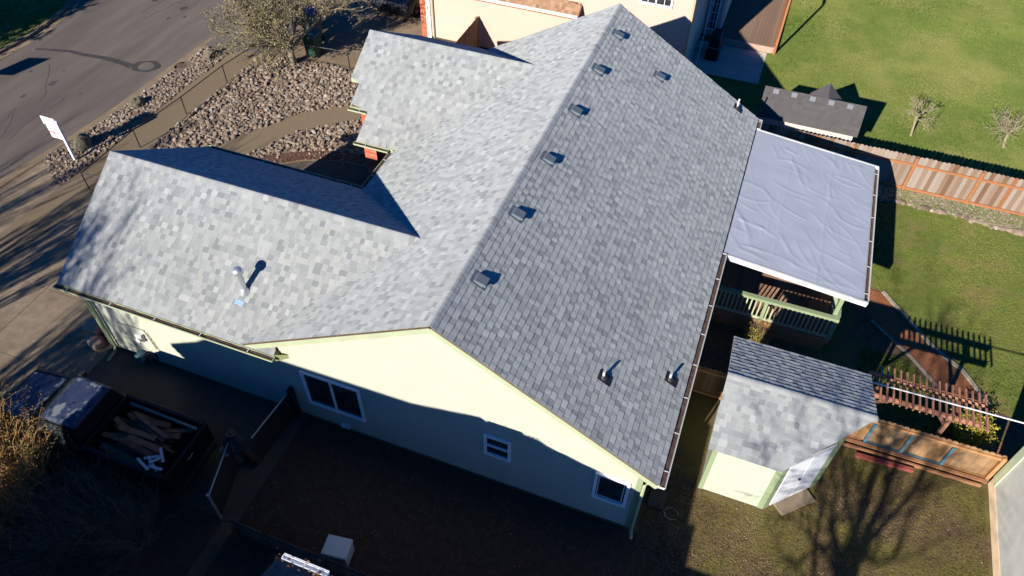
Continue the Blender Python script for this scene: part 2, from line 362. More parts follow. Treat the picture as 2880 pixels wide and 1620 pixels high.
# rock strip, sidewalk, driveway
STRIP = [(-18.55,6.2),(-17.3,5.3),(-16.86,5.35),(-16.78,7.64),(-16.70,11.3),(-16.62,14.85),(-17.83,14.75),(-17.96,12.5),(-18.02,10.2),(-18.3,7.4)]
sheet('gravel_strip', STRIP, .0125, GRAVEL)
mb = MB()
ys = [-4+1.5*i for i in range(22)]
for i, y in enumerate(ys):
    if y > 29: break
    xo = .024*(y-8)
    mb.prism([(-16.78+xo, y+.006), (-15.48+xo, y+.006), (-15.48+xo+.036, y+1.494), (-16.78+xo+.036, y+1.494)], -.05, .014)
struct('sidewalk', mb, AGG)
mb = MB(); DR = [(-18.75,-2.6),(-10.36,-2.6),(-10.36,6.3),(-15.6,6.3),(-15.6,5.35),(-17.25,5.35),(-18.3,6.1),(-18.5,4)]
gx = [-19.2,-16.82,-15.42,-13.75,-12.05,-10.36]; gy = [-3.0,-1.1,1.25,3.6,6.35]
for i in range(5):
    for j in range(4):
        c = [(gx[i]+.008, gy[j]+.008), (gx[i+1]-.008, gy[j]+.008), (gx[i+1]-.008, gy[j+1]-.008), (gx[i]+.008, gy[j+1]-.008)]
        if i == 0: c = [(-18.72, c[0][1]), c[1], c[2], (-18.6, c[2][1])]
        if i == 0 and j == 3: c = [(-18.65,3.61),(-16.83,3.61),(-16.83,5.2),(-17.3,5.3),(-18.42,6.1)]
        mb.prism(c, -.08, .012)
struct('driveway', mb, CONC)
mb = MB()
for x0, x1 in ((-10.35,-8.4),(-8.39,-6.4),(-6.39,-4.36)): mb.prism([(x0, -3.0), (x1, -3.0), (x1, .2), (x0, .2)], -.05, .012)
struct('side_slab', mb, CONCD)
sheet('bare_soil', [(-4.02,-6),(4.9,-6),(4.9,.19),(-4.02,.19)], .005, mat('dark_bare_soil', (.042,.028,.02), 1, (.07,.045,.03), 6, bump=.03, bscale=14))  # bare dirt toned darker so the side yard's shade reads deeper
sheet('shrub_soil', [(-14,-6.5),(-4.36,-6.5),(-4.36,-3.03),(-14,-3.03)], .0055, MATS['dark_bare_soil'])  # same shade-darkened soil colour under the shrubs
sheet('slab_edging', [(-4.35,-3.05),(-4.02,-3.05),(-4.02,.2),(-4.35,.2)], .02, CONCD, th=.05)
# front rock yard, curved entry patio, garden walk
YARD = [(-15.54,5.4),(-10.4,6.1),(-7.0,6.1),(-7.0,15.6),(-9.2,15.7),(-12.6,15.6),(-15.3,15.28),(-15.42,10)]
sheet('rock_yard_ground', YARD, .006, GRAVEL)
arc = [(-11.4,7.2),(-11.2,8.1),(-10.67,8.86),(-9.86,9.45),(-9.29,9.72),(-8.53,9.91),(-7.53,10.03),(-6.6,9.9),(-6.6,6.25),(-11.4,6.25)]
arco = [(-12.1,6.9),(-12.0,8.2),(-11.3,9.25),(-10.2,10.0),(-9.3,10.35),(-8.5,10.55),(-7.4,10.6),(-6.6,10.4),(-6.6,6.24),(-12.1,6.24)]
sheet('mulch_bed', arco[::-1], .012, REDSOIL)
sheet('entry_patio', arc[::-1], .03, CONCD, th=.05)
ribbon('patio_edging', arc[:8], -.05, .0, 0, .05, KERB)
WALK = [(-14.6,6.5),(-13.5,6.5),(-11.9,9.25),(-10.9,11.1),(-9.1,12.6),(-8.0,13.2),(-8.0,14.2),(-9.9,13.25),(-11.5,12.0),(-12.75,9.9)]
sheet('garden_walk', WALK, .02, AGG, th=.04)
sheet('neighbour_driveway', [(-17.9,15.3),(-14.9,15.3),(-12.5,15.65),(-9.0,15.75),(-6.9,18.9),(-9.2,19.0),(-9.2,24),(-17.9,24)], .012, mat('tan_concrete', (.20,.145,.095), .9, (.15,.11,.07), 1.1, bump=.002, bscale=60))
sheet('driveway_apron', [(-18.0,14.85),(-16.4,14.9),(-15.2,15.3),(-14.9,17.6),(-17.9,17.6)], .0165, mat('dark_apron', (.13,.11,.095), .9, (.10,.085,.075), 2))
sheet('neighbour_side_path', [(-9.1,15.75),(1.6,15.75),(1.6,19.0),(-9.1,19.0)], .01, mat('tan_path', (.40,.26,.15), .95, (.3,.19,.11), 6))
# back: neighbour lawn, paved patio, home lawn, brick path
NLAWN = [(1.7,16.1),(60,16.1),(60,70),(2.4,70),(2.4,23.2),(4.4,23.2),(4.75,20.7),(1.7,20.7)]
sheet('neighbour_lawn', NLAWN, .006, LAWN)
mb = MB()
for x0, x1 in ((1.62,3.15),(3.165,4.74)):
    for y0, y1 in ((20.75,22.1),(22.115,23.35)): mb.box(x0, x1, y0, y1, -.05, .03)
struct('neighbour_patio', mb, mat('pale_concrete', (.42,.38,.33), .9, (.35,.32,.28), 1.2))
HL = [(9.9,10.55),(10.3,10.15),(10.75,9.62),(11.5,8.75),(12.3,8.05),(12.9,7.1),(20,5.4),(20,15.05),(14.3,15.0),(13.3,14.9),(12.3,15.1),(11.2,15.15),(10.2,15.1),(8.9,15.0),(8.9,10.6)]
sheet('back_lawn', HL, .006, mat('back_lawn_soil', (.085,.105,.02), 1, (.13,.145,.03), 4, c3=(.17,.13,.05), s3=.9, lo3=.5, hi3=.68, bump=.03, bscale=20))
HT = [(9.55,8.0),(10.75,7.95),(11.5,7.2),(12.0,6.6),(12.3,5.2),(9.55,5.1)]
sheet('side_lawn', HT[::-1], .006, MATS['back_lawn_soil'])
PATH = [(8.95,10.5),(8.95,9.7),(9.8,9.2),(10.89,8.25),(11.65,7.4),(12.15,6.7),(12.5,5.3),(13.4,5.3),(12.86,7.1),(12.25,8.03),(11.46,8.66),(10.7,9.53),(10.02,10.42)]
sheet('brick_path', PATH, .014, MULCH)
ribbon('path_edging', [(10.0,10.45),(10.7,9.58),(11.46,8.7),(12.25,8.08),(12.88,7.12)], -.11, -.0, 0, .05, mat('stone_edging', (.33,.28,.21), 1, (.2,.17,.13), 12))
ribbon('path_edging', [(9.8,9.16),(10.89,8.2),(11.62,7.36),(12.1,6.66)], .0, .08, 0, .04, MATS['stone_edging'])
sheet('fence_bed', [(8.6,15.02),(10.2,15.1),(11.2,15.16),(12.3,15.1),(13.3,14.92),(14.3,15.02),(20,15.1),(20,15.88),(8.6,15.88)], .05, STRIPG, th=.06)
mb = MB(); mb.prism([(7.79,2.13),(8.07,1.87),(8.77,2.54),(8.5,2.84)], 0, .06)
tag(mesh('stepping_slab', mb, CONC, bevel=.006), 'square tan concrete slab on the soil below the shed door', 'paving slab')

# ================================================================== the grey-roofed house
zr = 5.710; mL = .5703; mR = .590; HE = 2.750; HR = 2.736; XL = -5.19; XR = 5.041; LY = 14.07
GX = -10.72; GYR = 3.067; GZ = 4.727; mG = .6514; GE = 2.721; GFY = 6.208
PYR = 11.287; PZ = 4.684; PE = 2.834; PEY = 8.043
house = thing('house', (0, 0, 0), 'large cream house with long grey shingle gable roof and two front wings', 'house')
cl = lambda v: (lambda x: v)
LL = math.hypot(XL, zr-HE); LR = math.hypot(XR, zr-HR)
mb = MB()
shingle(mb, (XR, 0, HR), (0,1,0), (-XR, 0, zr-HR), LR, cl(0), cl(LY), seed=11)
shingle(mb, (XL, 0, HE), (0,1,0), (-XL, 0, zr-HE), LL, cl(0), cl(LY), seed=12)
VG = math.hypot(GYR, GZ-GE); gk = GYR/VG
def gux(v):
    y = v*gk; z = GE+mG*y
    return (-4.27-GX) if y < .22 else (-(zr-z)/mL+.25-GX)
shingle(mb, (GX, 0, GE), (1,0,0), (0, GYR, GZ-GE), VG, cl(0), gux, seed=13)
shingle(mb, (GX, GFY, GZ-mG*(GFY-GYR)), (1,0,0), (0, -(GFY-GYR), mG*(GFY-GYR)), math.hypot(GFY-GYR, mG*(GFY-GYR)), cl(0), lambda v: (-(zr-(GZ-mG*(GFY-GYR)+v*.546))/mL+.25-GX), seed=14)
VP = math.hypot(PYR-PEY, PZ-PE); pk = (PYR-PEY)/VP
def pu0(v):
    y = PEY+v*pk
    return -6.45-(-7.45) if y < 8.93 else (-7.1+7.45 if y < 9.78 else 0.02)
pux = lambda v: (-(zr-(PE+v*(PZ-PE)/VP))/mL+.25+7.45)
shingle(mb, (-7.45, PEY, PE), (1,0,0), (0, PYR-PEY, PZ-PE), VP, pu0, pux, seed=15)
shingle(mb, (-7.45, 2*PYR-PEY, PE), (1,0,0), (0, -(PYR-PEY), PZ-PE), VP, cl(0), pux, seed=16)
sR = Vector((XR, 0, HR-zr)).normalized(); sL = Vector((XL, 0, HE-zr)).normalized()
ridge_caps(mb, (0, 0, zr), (0, LY, zr), sR, sL, seed=4)
ridge_caps(mb, (GX, GYR, GZ), (-1.75, GYR, GZ), (0,-1,-mG), (0,1,-mG), seed=5)
ridge_caps(mb, (-7.45, PYR, PZ), (-1.8, PYR, PZ), (0,-1,-mL), (0,1,-mL), seed=6)
roof = mesh('roof', mb, SH, house)
# sheathing under the shingles
mb = MB()
def slab(pts, t=.05, d=.008):
    a, b, c = Vector(pts[0]), Vector(pts[1]), Vector(pts[2]); n = (b-a).cross(c-a).normalized(); n = n if n.z > 0 else -n
    P = [Vector(p)-n*d for p in pts]; Q = [p-n*t for p in P]; k = len(P)
    mb.poly(P); mb.poly(Q[::-1])
    for i in range(k): j = (i+1) % k; mb.poly([P[i], P[j], Q[j], Q[i]])
slab([(XR-.01,.01,HR+.006),(XR-.01,LY-.01,HR+.006),(0,LY-.01,zr),(0,.01,zr)])
slab([(XL+.01,LY-.01,HE+.006),(XL+.01,.01,HE+.006),(0,.01,zr),(0,LY-.01,zr)])
slab([(GX+.01,.01,GE+.007),(-4.28,.01,GE+.007),(-4.28,.21,GE+mG*.21),(GX+.01,.21,GE+mG*.21)])
slab([(GX+.01,.21,GE+mG*.21),(-5.0,.21,GE+mG*.21),(-3.0,GYR,GZ),(GX+.01,GYR,GZ)])
slab([(GX+.01,GYR,GZ),(-3.0,GYR,GZ),(-5.0,GFY,GZ-mG*(GFY-GYR)),(GX+.01,GFY-.01,GZ-mG*(GFY-GYR)+.006)])
slab([(-6.44,PEY+.01,PE+.006),(-5.1,PEY+.01,PE+.006),(-4,9.0,PE+mL*(9.0-PEY)),(-6.44,9.0,PE+mL*(9.0-PEY))])
slab([(-7.09,8.97,PE+mL*.927),(-5.0,8.97,PE+mL*.927),(-4,9.8,PE+mL*1.757),(-7.09,9.8,PE+mL*1.757)])
slab([(-7.44,9.8,PE+mL*1.757),(-4.0,9.8,PE+mL*1.757),(-3,PYR,PZ),(-7.44,PYR,PZ)])
slab([(-7.44,PYR,PZ),(-3,PYR,PZ),(-5,2*PYR-PEY-.01,PE+.006),(-7.44,2*PYR-PEY-.01,PE+.006)])
mesh('sheathing', mb, WOODD, roof)
# fascia boards
def rake(a, b, h=.19, t=.03, m=TRIMC, dz=.02, par=house):
    f = MB(); a = Vector(a); b = Vector(b); f.beam(a-ZZ*(h/2+dz), b-ZZ*(h/2+dz), t, h); return mesh('fascia', f, m, par)
rake((0.0,.025,zr), (XL+.05,.025,HE+.02)); rake((0.0,.0255,zr), (XR-.01,.0255,HR)); rake((0,LY-.025,zr), (XL,LY-.025,HE)); rake((0,LY-.026,zr), (XR,LY-.026,HR))
rake((GX+.02,.03,GE), (GX+.02,GYR,GZ)); rake((GX+.021,GYR,GZ), (GX+.021,GFY,GZ-mG*(GFY-GYR)))
rake((-7.43,9.82,PE+mL*1.777), (-7.43,PYR,PZ)); rake((-7.431,PYR,PZ), (-7.431,14.5,PE)); rake((-7.08,8.99,PE+mL*.947), (-7.08,9.76,PE+mL*1.72)); rake((-6.43,8.06,PE), (-6.43,8.9,PE+mL*.86))
rake((-7.44,9.795,PE+mL*1.757+.01), (-7.08,9.795,PE+mL*1.757+.01), h=.16, m=TRIMC)
rake((GX+.03,.03,GE-.0), (-4.28,.03,GE-.0), h=.15); rake((XR-.02,.03,HR), (XR-.02,LY,HR), h=.15, m=WHITE); rake((XL+.02,6.25,HE), (XL+.02,8.03,HE), h=.15)
rake((-6.42,PEY+.02,PE), (-5.2,PEY+.02,PE), h=.15); rake((-7.07,8.99,PE+mL*.93), (-6.47,8.99,PE+mL*.93), h=.15); rake((GX,GFY-.02,2.68), (XL,GFY-.02,2.68), h=.15)
# return of the garage eave under the main gable
mb = MB(); mb.prism([(-4.28,.02),(-4.25,.02),(-4.25,.205),(-4.28,.205)], 2.50, 2.72); mb.poly([(-4.245,.02,2.74),(-4.0,.205,2.66),(-4.0,.205,2.52),(-4.245,.02,2.52)])
mesh('eave_return', mb, mat('olive_trim', (.28,.30,.14), .7), house)
# gutters
gutter(house, (XR+.002, .0, HR-.02), (XR+.002, 7.42, HR-.02), (1,0,0), WHITE)
gutter(house, (XR+.002, 13.55, HR-.02), (XR+.002, LY, HR-.02), (1,0,0), WHITE, hang=.3)
gutter(house, (GX-.03, -.002, GE-.02), (-4.25, -.002, GE-.02), (0,-1,0), TRIMC, hang=1.35)
gutter(house, (-6.5, PEY-.002, PE-.02), (-5.32, PEY-.002, PE-.02), (0,-1,0), TRIMC, hang=3)
gutter(house, (-7.12, 8.955, 3.33), (-6.47, 8.955, 3.33), (0,-1,0), TRIMC, hang=3)
gutter(house, (XL-.002, 8.03, HE-.02), (XL-.002, 6.25, HE-.02), (-1,0,0), TRIMC, hang=.8)
gutter(house, (XL-.1, GFY+.002, 2.66), (GX, GFY+.002, 2.66), (0,1,0), TRIMC, hang=3, debris=True)
# walls
WY = .21; WXR = 4.68; WXL = -10.36
mb = MB(); L = WXR-WXL; z0 = .16
def g(x): return (x-WXL, zr-.06-(abs(x)*(mL if x < 0 else mR)))
lap(mb, (WXL, WY), (WXR, WY), [(5.9, z0), (L, z0), g(WXR), g(0), g(-4.45)])
lap(mb, (WXL, WY), (WXR, WY), [(0, z0), (5.9, z0), (5.9, 2.71), (0, 2.71)])
topR = [(0, z0), (13.65, z0), (13.65, 2.9), (0, 2.9)]
lap(mb, (WXR, WY), (WXR, 13.86), topR)
lap(mb, (WXR, 13.86), (-4.9, 13.86), [(0, z0), (9.58, z0), (9.58, 2.9), (WXR, 5.6), (0, 2.9)])
lap(mb, (WXL, 6.0), (WXL, WY), [(0, z0), (5.79, z0), (5.79, 2.85), (2.93, 4.6), (0, 2.8)])
lap(mb, (-4.9, 6.0), (WXL, 6.0), [(0, z0), (5.46, z0), (5.46, 2.8), (0, 2.8)])
lap(mb, (-4.9, 8.3), (-4.9, 6.0), [(0, z0), (2.3, z0), (2.3, 2.85), (0, 2.85)])
lap(mb, (-7.2, 14.2), (-7.2, 9.6), [(0, z0), (4.6, z0), (4.6, 3.6), (2.9, 4.55), (0, 2.9)])
lap(mb, (-4.9, 14.2), (-7.2, 14.2), [(0, z0), (2.3, z0), (2.3, 2.9), (0, 2.9)])
mesh('wall', mb, CREAM, house)
mb = MB(); mb.box(WXL+.03, WXR-.03, WY+.03, 6.0-.03, 0, .17); mb.box(-4.87, WXR-.031, 5.9, 13.83, 0, .169); mb.box(-7.17, -4.8, 9.6, 14.17, 0, .168)
mesh('foundation', mb, mat('foundation', (.28,.26,.23), .95, (.2,.19,.17), 3), house)
# inner mass that keeps light out of the rooms
mb = MB(); mb.box(WXL+.05, WXR-.05, WY+.05, 5.95, .05, 2.6); mb.box(-4.85, WXR-.06, 5.9, 13.8, .05, 2.6); mb.box(-7.1,-4.8, 9.7, 14.1, .05, 2.6)
mesh('inner_wall', mb, WOODD, house)
mb = MB(); mb.box(WXR-.09, WXR+.03, WY-.035, WY-.014, .16, 2.62); mb.box(WXR+.016, WXR+.036, WY-.033, WY+.09, .16, 2.62)
mesh('corner_board', mb, TRIM, house)
mb = MB(); mb.box(WXL-.02, WXL+.09, WY-.036, WY-.017, .16, 2.66); mb.box(WXL-.036, WXL-.016, WY-.034, WY+.09, .16, 2.66)
mesh('corner_board', mb, TRIM, house)
mb = MB(); mb.tube([(-10.12,-.06,2.62),(-10.12,.08,2.5),(-10.12,.12,2.35),(-10.12,.12,.25),(-10.12,.02,.1),(-10.12,-.3,.05)], .045, 6)
mesh('downspout', mb, TRIM, house)
mb = MB(); mb.tube([(4.86,.2,2.6),(4.82,.14,2.45),(4.76,.1,2.35),(4.76,.1,.2),(4.8,-.05,.08)], .04, 6)
mesh('downspout', mb, TRIMC, house)
window(house, (-3.80, WY, .81), XX, -YY, 1.62, 1.36, mull=1)
window(house, (1.02, WY, 1.30), XX, -YY, .67, .84, mull=2)
window(house, (3.68, WY, 1.03), XX, -YY, .80, 1.1, grid=((.13,.85),(.12,.9)))
# garage door front with brick, seen edge-on
def brick(mbk, x0, x1, y0, y1, z0, z1, seed=1):
    rg = random.Random(seed); z = z0; k = 0
    mbk.box(x0+.008, x1-.008, y0+.008, y1-.008, z0, z1, .55)
    while z < z1-.02:
        h = min(.065, z1-z); off = (k % 2)*.11
        x = x0-off
        while x < x1:
            a, b = max(x, x0), min(x+.205, x1)
            if b-a > .03: mbk.box(a, b, y0, y0+.02, z, z+h-.012, rg.random()); mbk.box(a, b, y1-.02, y1, z, z+h-.012, rg.random())
            x += .22
        y = y0+.022-off
        while y < y1-.022:
            a, b = max(y, y0+.022), min(y+.205, y1-.022)
            if b-a > .03: mbk.box(x0, x0+.02, a, b, z, z+h-.012, rg.random()); mbk.box(x1-.02, x1, a, b, z, z+h-.012, rg.random())
            y += .22
        z += .075; k += 1
mb = MB(); brick(mb, -10.47, -10.365, .24, .85, 0, 2.3, 2); brick(mb, -10.47, -10.365, 5.4, 5.97, 0, 2.3, 3); mesh('brick_pier', mb, BRICK, house)
mb = MB(); mb.box(-10.42,-10.37,.87,5.38,.02,2.1); mesh('garage_door', mb, WHITE, house, bevel=.01)
mb = MB(); brick(mb, -6.32, -5.9, 8.2, 8.6, 0, 2.7, 4); mesh('brick_pillar', mb, BRICK, house)
mb = MB(); brick(mb, -6.95, -6.0, 9.25, 9.6, 0, 3.0, 5); mesh('brick_pier', mb, BRICK, house)
# meter, cable, hose reel on the side wall
mb = MB(); mb.box(-9.02,-8.80,.09,.19,1.02,1.30); mb.tube([(-8.9,.14,1.1),(-8.88,.05,1.15),(-8.88,.02,1.15)], .07, 12); mesh('electric_meter', mb, PLAST, house)
mb = MB(); mb.tube([(-9.6,.175,1.45),(-8.68,.175,1.5),(-8.55,.175,.75)], .012, 5); mb.tube([(-8.62,.175,1.44),(-8.48,.175,.7)], .01, 5); mesh('conduit', mb, mat('grey_conduit', (.3,.28,.24), .6), house)
mb = MB(); mb.tube([(-9.15,-.05,.3),(-9.15,.16,.3)], .16, 14); mesh('hose_reel', mb, mat('teal_plastic', (.08,.17,.19), .5), house)
mb = MB(); mb.tube([(-8.85+.17*math.cos(a*.7), -.02+.01*a, .33+.17*math.sin(a*.7)) for a in range(26)], .018, 5); mesh('garden_hose', mb, BLACK, house)
mb = MB(); mb.box(-2.95,-2.72,.1,.2,.22,.32); mesh('dryer_vent', mb, WHITE, house)
# roof vents: slant-backed metal boxes
def roof_vent(x, y, s=.78):
    P = Vector((x, y, zr-mR*x)); d = Vector((1,0,-mR)).normalized(); n = Vector((mR,0,1)).normalized()
    f = lambda a, b, h: P+d*a*s+YY*b*s+n*h*s
    mb = MB()
    mb.hexa([f(-.26,-.22,.013),f(.24,-.22,.013),f(.24,.22,.013),f(-.26,.22,.013),f(-.26,-.22,.02),f(.24,-.22,.02),f(.24,.22,.02),f(-.26,.22,.02)])
    mb.hexa([f(-.17,-.15,.02),f(.13,-.15,.02),f(.13,.15,.02),f(-.17,.15,.02),f(-.13,-.16,.08),f(.17,-.16,.13),f(.17,.16,.13),f(-.13,.16,.08)])
    v = mesh('roof_vent', mb, VENTM, house, bevel=.012)
    k = MB(); k.hexa([f(-.17,-.19,.06),f(.22,-.19,.11),f(.22,.19,.11),f(-.17,.19,.06),f(-.13,-.16,.10),f(.19,-.16,.16),f(.19,.16,.16),f(-.13,.16,.10)])
    mesh('hood', k, VENTM, v, bevel=.012)
for y in (12.54, 10.44, 8.28, 6.07, 3.89, 1.67): roof_vent(.37, y)
roof_vent(1.86, 12.2)
def vent_pipe(x, y, h=.22):
    z = zr-mR*x; mb = MB(); mb.lathe((x,y,z-.1), [(.03,0),(.03,h+.1),(.024,h+.1),(.024,h)], 12); v = mesh('vent_pipe', mb, WHITE, house)
    k = MB(); k.lathe((x,y,z-.03), [(.10,0),(.095,.05),(.055,.10),(.045,.11)], 12)
    d = Vector((1,0,-mR)).normalized(); n = Vector((mR,0,1)).normalized(); P = Vector((x,y,z))
    f = lambda a, b, q: P+d*a+YY*b+n*q
    k.hexa([f(-.14,-.13,.013),f(.2,-.13,.013),f(.2,.13,.013),f(-.14,.13,.013),f(-.14,-.13,.02),f(.2,-.13,.02),f(.2,.13,.02),f(-.14,.13,.02)])
    mesh('flashing', k, BLACK, v)
vent_pipe(3.30, 1.49); vent_pipe(4.65, 2.58); vent_pipe(4.3, 13.72, .33)
mb = MB(); fx, fy = -5.59, 1.05; fz = GE+mG*fy
mb.lathe((fx,fy,fz-.1), [(.075,0),(.075,.72)], 18); flue = mesh('flue', mb, GALV, house, smooth=False)
k = MB(); k.lathe((fx,fy,fz+.60), [(.09,0),(.125,.03),(.135,.07),(.135,.12),(.11,.17),(.06,.20),(.01,.205)], 20); mesh('flue_cap', k, GALV, flue, smooth=True)
k = MB(); k.lathe((fx,fy,fz-.08), [(.16,0),(.15,.06),(.10,.16),(.085,.2)], 20); mesh('flashing', k, GALV, flue, smooth=True)
k = MB(); nG = Vector((0,-mG,1)).normalized(); dG = Vector((0,-1,-mG)).normalized(); P = Vector((fx-.03,fy-.2,GE+mG*(fy-.2)))
k.poly([P-XX*.12+nG*.017, P-XX*.11+dG*.13+nG*.02, P+XX*.12+dG*.12+nG*.02, P+XX*.14+dG*.02+nG*.017]); mesh('sealant_patch', k, mat('blue_sealant', (.13,.26,.5), .7, (.3,.4,.55), 25), flue)

# ---------------- patio cover
zc = lambda x: 2.68-.38*(x-5.08)/3.8
cov = mesh('patio_cover', (lambda b: (b.hexa([(5.08,7.47,zc(5.08)-.14),(8.86,7.47,zc(8.86)-.14),(8.86,13.5,zc(8.86)-.14),(5.08,13.5,zc(5.08)-.14),(5.08,7.47,zc(5.08)-.02),(8.86,7.47,zc(8.86)-.02),(8.86,13.5,zc(8.86)-.02),(5.08,13.5,zc(5.08)-.02)]), b)[1])(MB()), WOODD, house)
rg = random.Random(5); wr = []
for k in range(80):
    ln = rg.uniform(.25, 1.1); an = rg.choice([R(100+rg.gauss(0,9)), R(125+rg.gauss(0,9)), R(165+rg.gauss(0,9)), R(165+rg.gauss(0,9))]); wr.append((rg.uniform(5.2,8.7), rg.uniform(7.6,13.3), an, ln, rg.uniform(.045,.10), rg.uniform(.006,.018), rg.uniform(-.6,.6)))
mb = MB(); NX, NY = 95, 150
def zm(x, y):
    z = 0
    for (cx_, cy_, an, ln, wd, am, cv) in wr:
        dx, dy = x-cx_, y-cy_
        if abs(dx) > 1.6 or abs(dy) > 1.6: continue
        a = dx*math.cos(an)+dy*math.sin(an); b = -dx*math.sin(an)+dy*math.cos(an)-cv*a*a
        z += am*.58*math.exp(-(b/wd*1.7)**2)*math.exp(-(a/ln*1.3)**4)
    for sx in (6.35, 7.6): z += .009*math.exp(-((x-sx-.02*math.sin(y*3))/.02)**2)
    return zc(x)+z+.004*mnoise.noise((x*2.2, y*2.2, 1))
for i in range(NX+1):
    for j in range(NY+1):
        x = 5.07+3.79*i/NX; y = 7.46+6.05*j/NY; mb.v.append((x, y, zm(x, y)))
for i in range(NX):
    for j in range(NY):
        a = i*(NY+1)+j; mb.f.append((a, a+NY+1, a+NY+2, a+1)); mb.t.append(.5)
mesh('membrane', mb, MEMB, cov, smooth=True)
mb = MB(); mb.beam((5.1,7.43,2.68-.07), (8.98,7.43,zc(8.98)-.07), .05, .17); mb.beam((5.2,7.40,2.66-.0), (8.98,7.40,zc(8.98)+.005), .03, .03); mesh('edge_trim', mb, WHITE, cov)
mb = MB(); mb.beam((5.1,13.54,2.68-.07), (8.98,13.54,zc(8.98)-.07), .05, .17); mesh('edge_trim', mb, WHITE, cov)
gutter(cov, (8.87,7.46,2.28), (8.87,13.52,2.28), (1,0,0), WHITE, w=.115, hang=1.05) if False else None
def cgut():
    a = Vector((8.875,7.46,2.28)); b = Vector((8.875,13.52,2.28)); mb = MB()
    mb.beam(a+XX*.11-ZZ*.05, b+XX*.11-ZZ*.05, .014, .10); mb.beam(a+XX*.055-ZZ*.095, b+XX*.055-ZZ*.095, .094, .012); mb.beam(a+XX*.004-ZZ*.05, b+XX*.004-ZZ*.05, .01, .10)
    mb.beam(a+XX*.012-ZZ*.05, a+XX*.10-ZZ*.05, .012, .1); mb.beam(a+XX*.118-ZZ*.006, b+XX*.118-ZZ*.006, .022, .014)
    for k in range(6): p = a+YY*(.3+1.08*k); mb.beam(p+ZZ*.002, p+XX*.11+ZZ*.002, .025, .008)
    mesh('cover_gutter', mb, WHITE, cov)
    d = MB(); d.poly([(8.886,7.49,2.215),(8.978,7.49,2.215),(8.978,13.5,2.215),(8.886,13.5,2.215)]); mesh('cover_debris', d, GUT_DIRT, cov)
cgut()
for y in (7.42, 10.4, 13.4):
    if y == 7.42:
        mb = MB(); mb.box(8.33,8.44,7.47,7.58,.6,2.2); mesh('post', mb, TRIM, cov)
    else:
        mb = MB(); mb.box(8.36,8.46,y-.05,y+.05,.6,2.2); mesh('post', mb, TRIM, cov)

# ---------------- deck
deck = thing('deck', (5, 7.4, 0), 'raised brown board deck with pale green railing under the patio cover', 'deck')
mb = MB(); rg = random.Random(2); x = 4.75
while x < 8.5: mb.box(x, x+.136, 7.38, 13.6, .57, .60, rg.random()); x += .142
mesh('deck_floor', mb, BOARD, deck)
mb = MB(); mb.box(4.74,8.53,7.34,7.375,.40,.60); mb.box(8.5,8.535,7.38,13.6,.40,.6); mb.box(4.8,8.45,7.40,7.43,0,.56); mesh('skirting', mb, CEDAR, deck)
mb = MB(); mb.box(4.75,8.52,7.30,7.44,1.46,1.50); mb.box(4.75,8.46,7.345,7.385,1.37,1.455); mesh('top_rail', mb, TRIM, deck)
mb = MB(); mb.box(4.75,8.46,7.345,7.385,.66,.74); mesh('bottom_rail', mb, TRIMC, deck)
mb = MB(); mb.box(8.42,8.54,7.45,13.6,1.461,1.501); mesh('top_rail', mb, TRIM, deck)
mb = MB(); mb.box(8.46,8.50,7.45,13.6,.661,.741); mesh('bottom_rail', mb, TRIMC, deck)
b0 = MB(); b0.box(4.83,4.868,7.347,7.383,.741,1.369); bal = mesh('baluster', b0, TRIMC, deck)
for k in range(1, 30):
    c = bal.copy(); COL.objects.link(c); c.parent = deck; c.location = (.123*k, 0, 0)
for k in range(0, 16):
    c = bal.copy(); COL.objects.link(c); c.parent = deck; c.location = (8.46-4.83, .2+.123*k, 0)
for x, y in ((4.78,7.37),(6.6,7.37),(8.48,7.37),(8.48,9.5)):
    mb = MB(); mb.box(x-.045, x+.045, y-.022 if y > 8 else y-.045, y+.045, .601, 1.457); mesh('railing_post', mb, TRIM, deck)

# ================================================================== shed
shed = thing('shed', (7.5, 3.4, 0), 'small pale green corner shed with grey shingle roof and white door on its cut corner', 'shed')
SE, SZ = 2.75, 3.37; sx0, sx1, sxr, sy0, syr, sy1 = 5.83, 7.40, 9.05, 1.24, 2.90, 4.58
vs_ = math.hypot(syr-sy0, SZ-SE); ks = (syr-sy0)/vs_
mb = MB()
shingle(mb, (sx0, sy0, SE), (1,0,0), (0, syr-sy0, SZ-SE), vs_, cl(0), lambda v: sx1-sx0+v*ks, seed=21)
shingle(mb, (sx0, sy1, SE), (1,0,0), (0, syr-sy1, SZ-SE), vs_, cl(0), lambda v: 9.04-sx0, seed=22, t=.014)
ridge_caps(mb, (sx0, syr, SZ), (sxr, syr, SZ), (0,-1,-.376), (0,1,-.376), seed=7, w=.12)
sroof = mesh('roof', mb, SH, shed)
mb = MB(); slab([(sx0+.01,sy0+.01,SE+.003),(sx1,sy0+.01,SE+.003),(sxr-.01,syr,SZ),(sx0+.01,syr,SZ)], .04); slab([(sx0+.01,syr,SZ),(sxr,syr,SZ),(9.03,sy1-.01,SE+.003),(sx0+.01,sy1-.01,SE+.003)], .04); mesh('sheathing', mb, TRIM, sroof)
base = [(6.05,1.88),(7.58,1.88),(8.74,3.04),(8.74,4.4),(6.05,4.4)]
mb = MB()
def wallseg(a, b, ha, hb, t=.0):
    mb.poly([(a[0],a[1],.02),(b[0],b[1],.02),(b[0],b[1],hb),(a[0],a[1],ha)])
zs = lambda y: SZ-.376*abs(y-syr)-.06
wallseg(base[0], base[1], zs(1.88), zs(1.88)); wallseg(base[1], base[2], zs(1.88), zs(3.04)); wallseg(base[2], base[3], zs(3.04), zs(4.4)); wallseg(base[3], base[4], zs(4.4), zs(4.4))
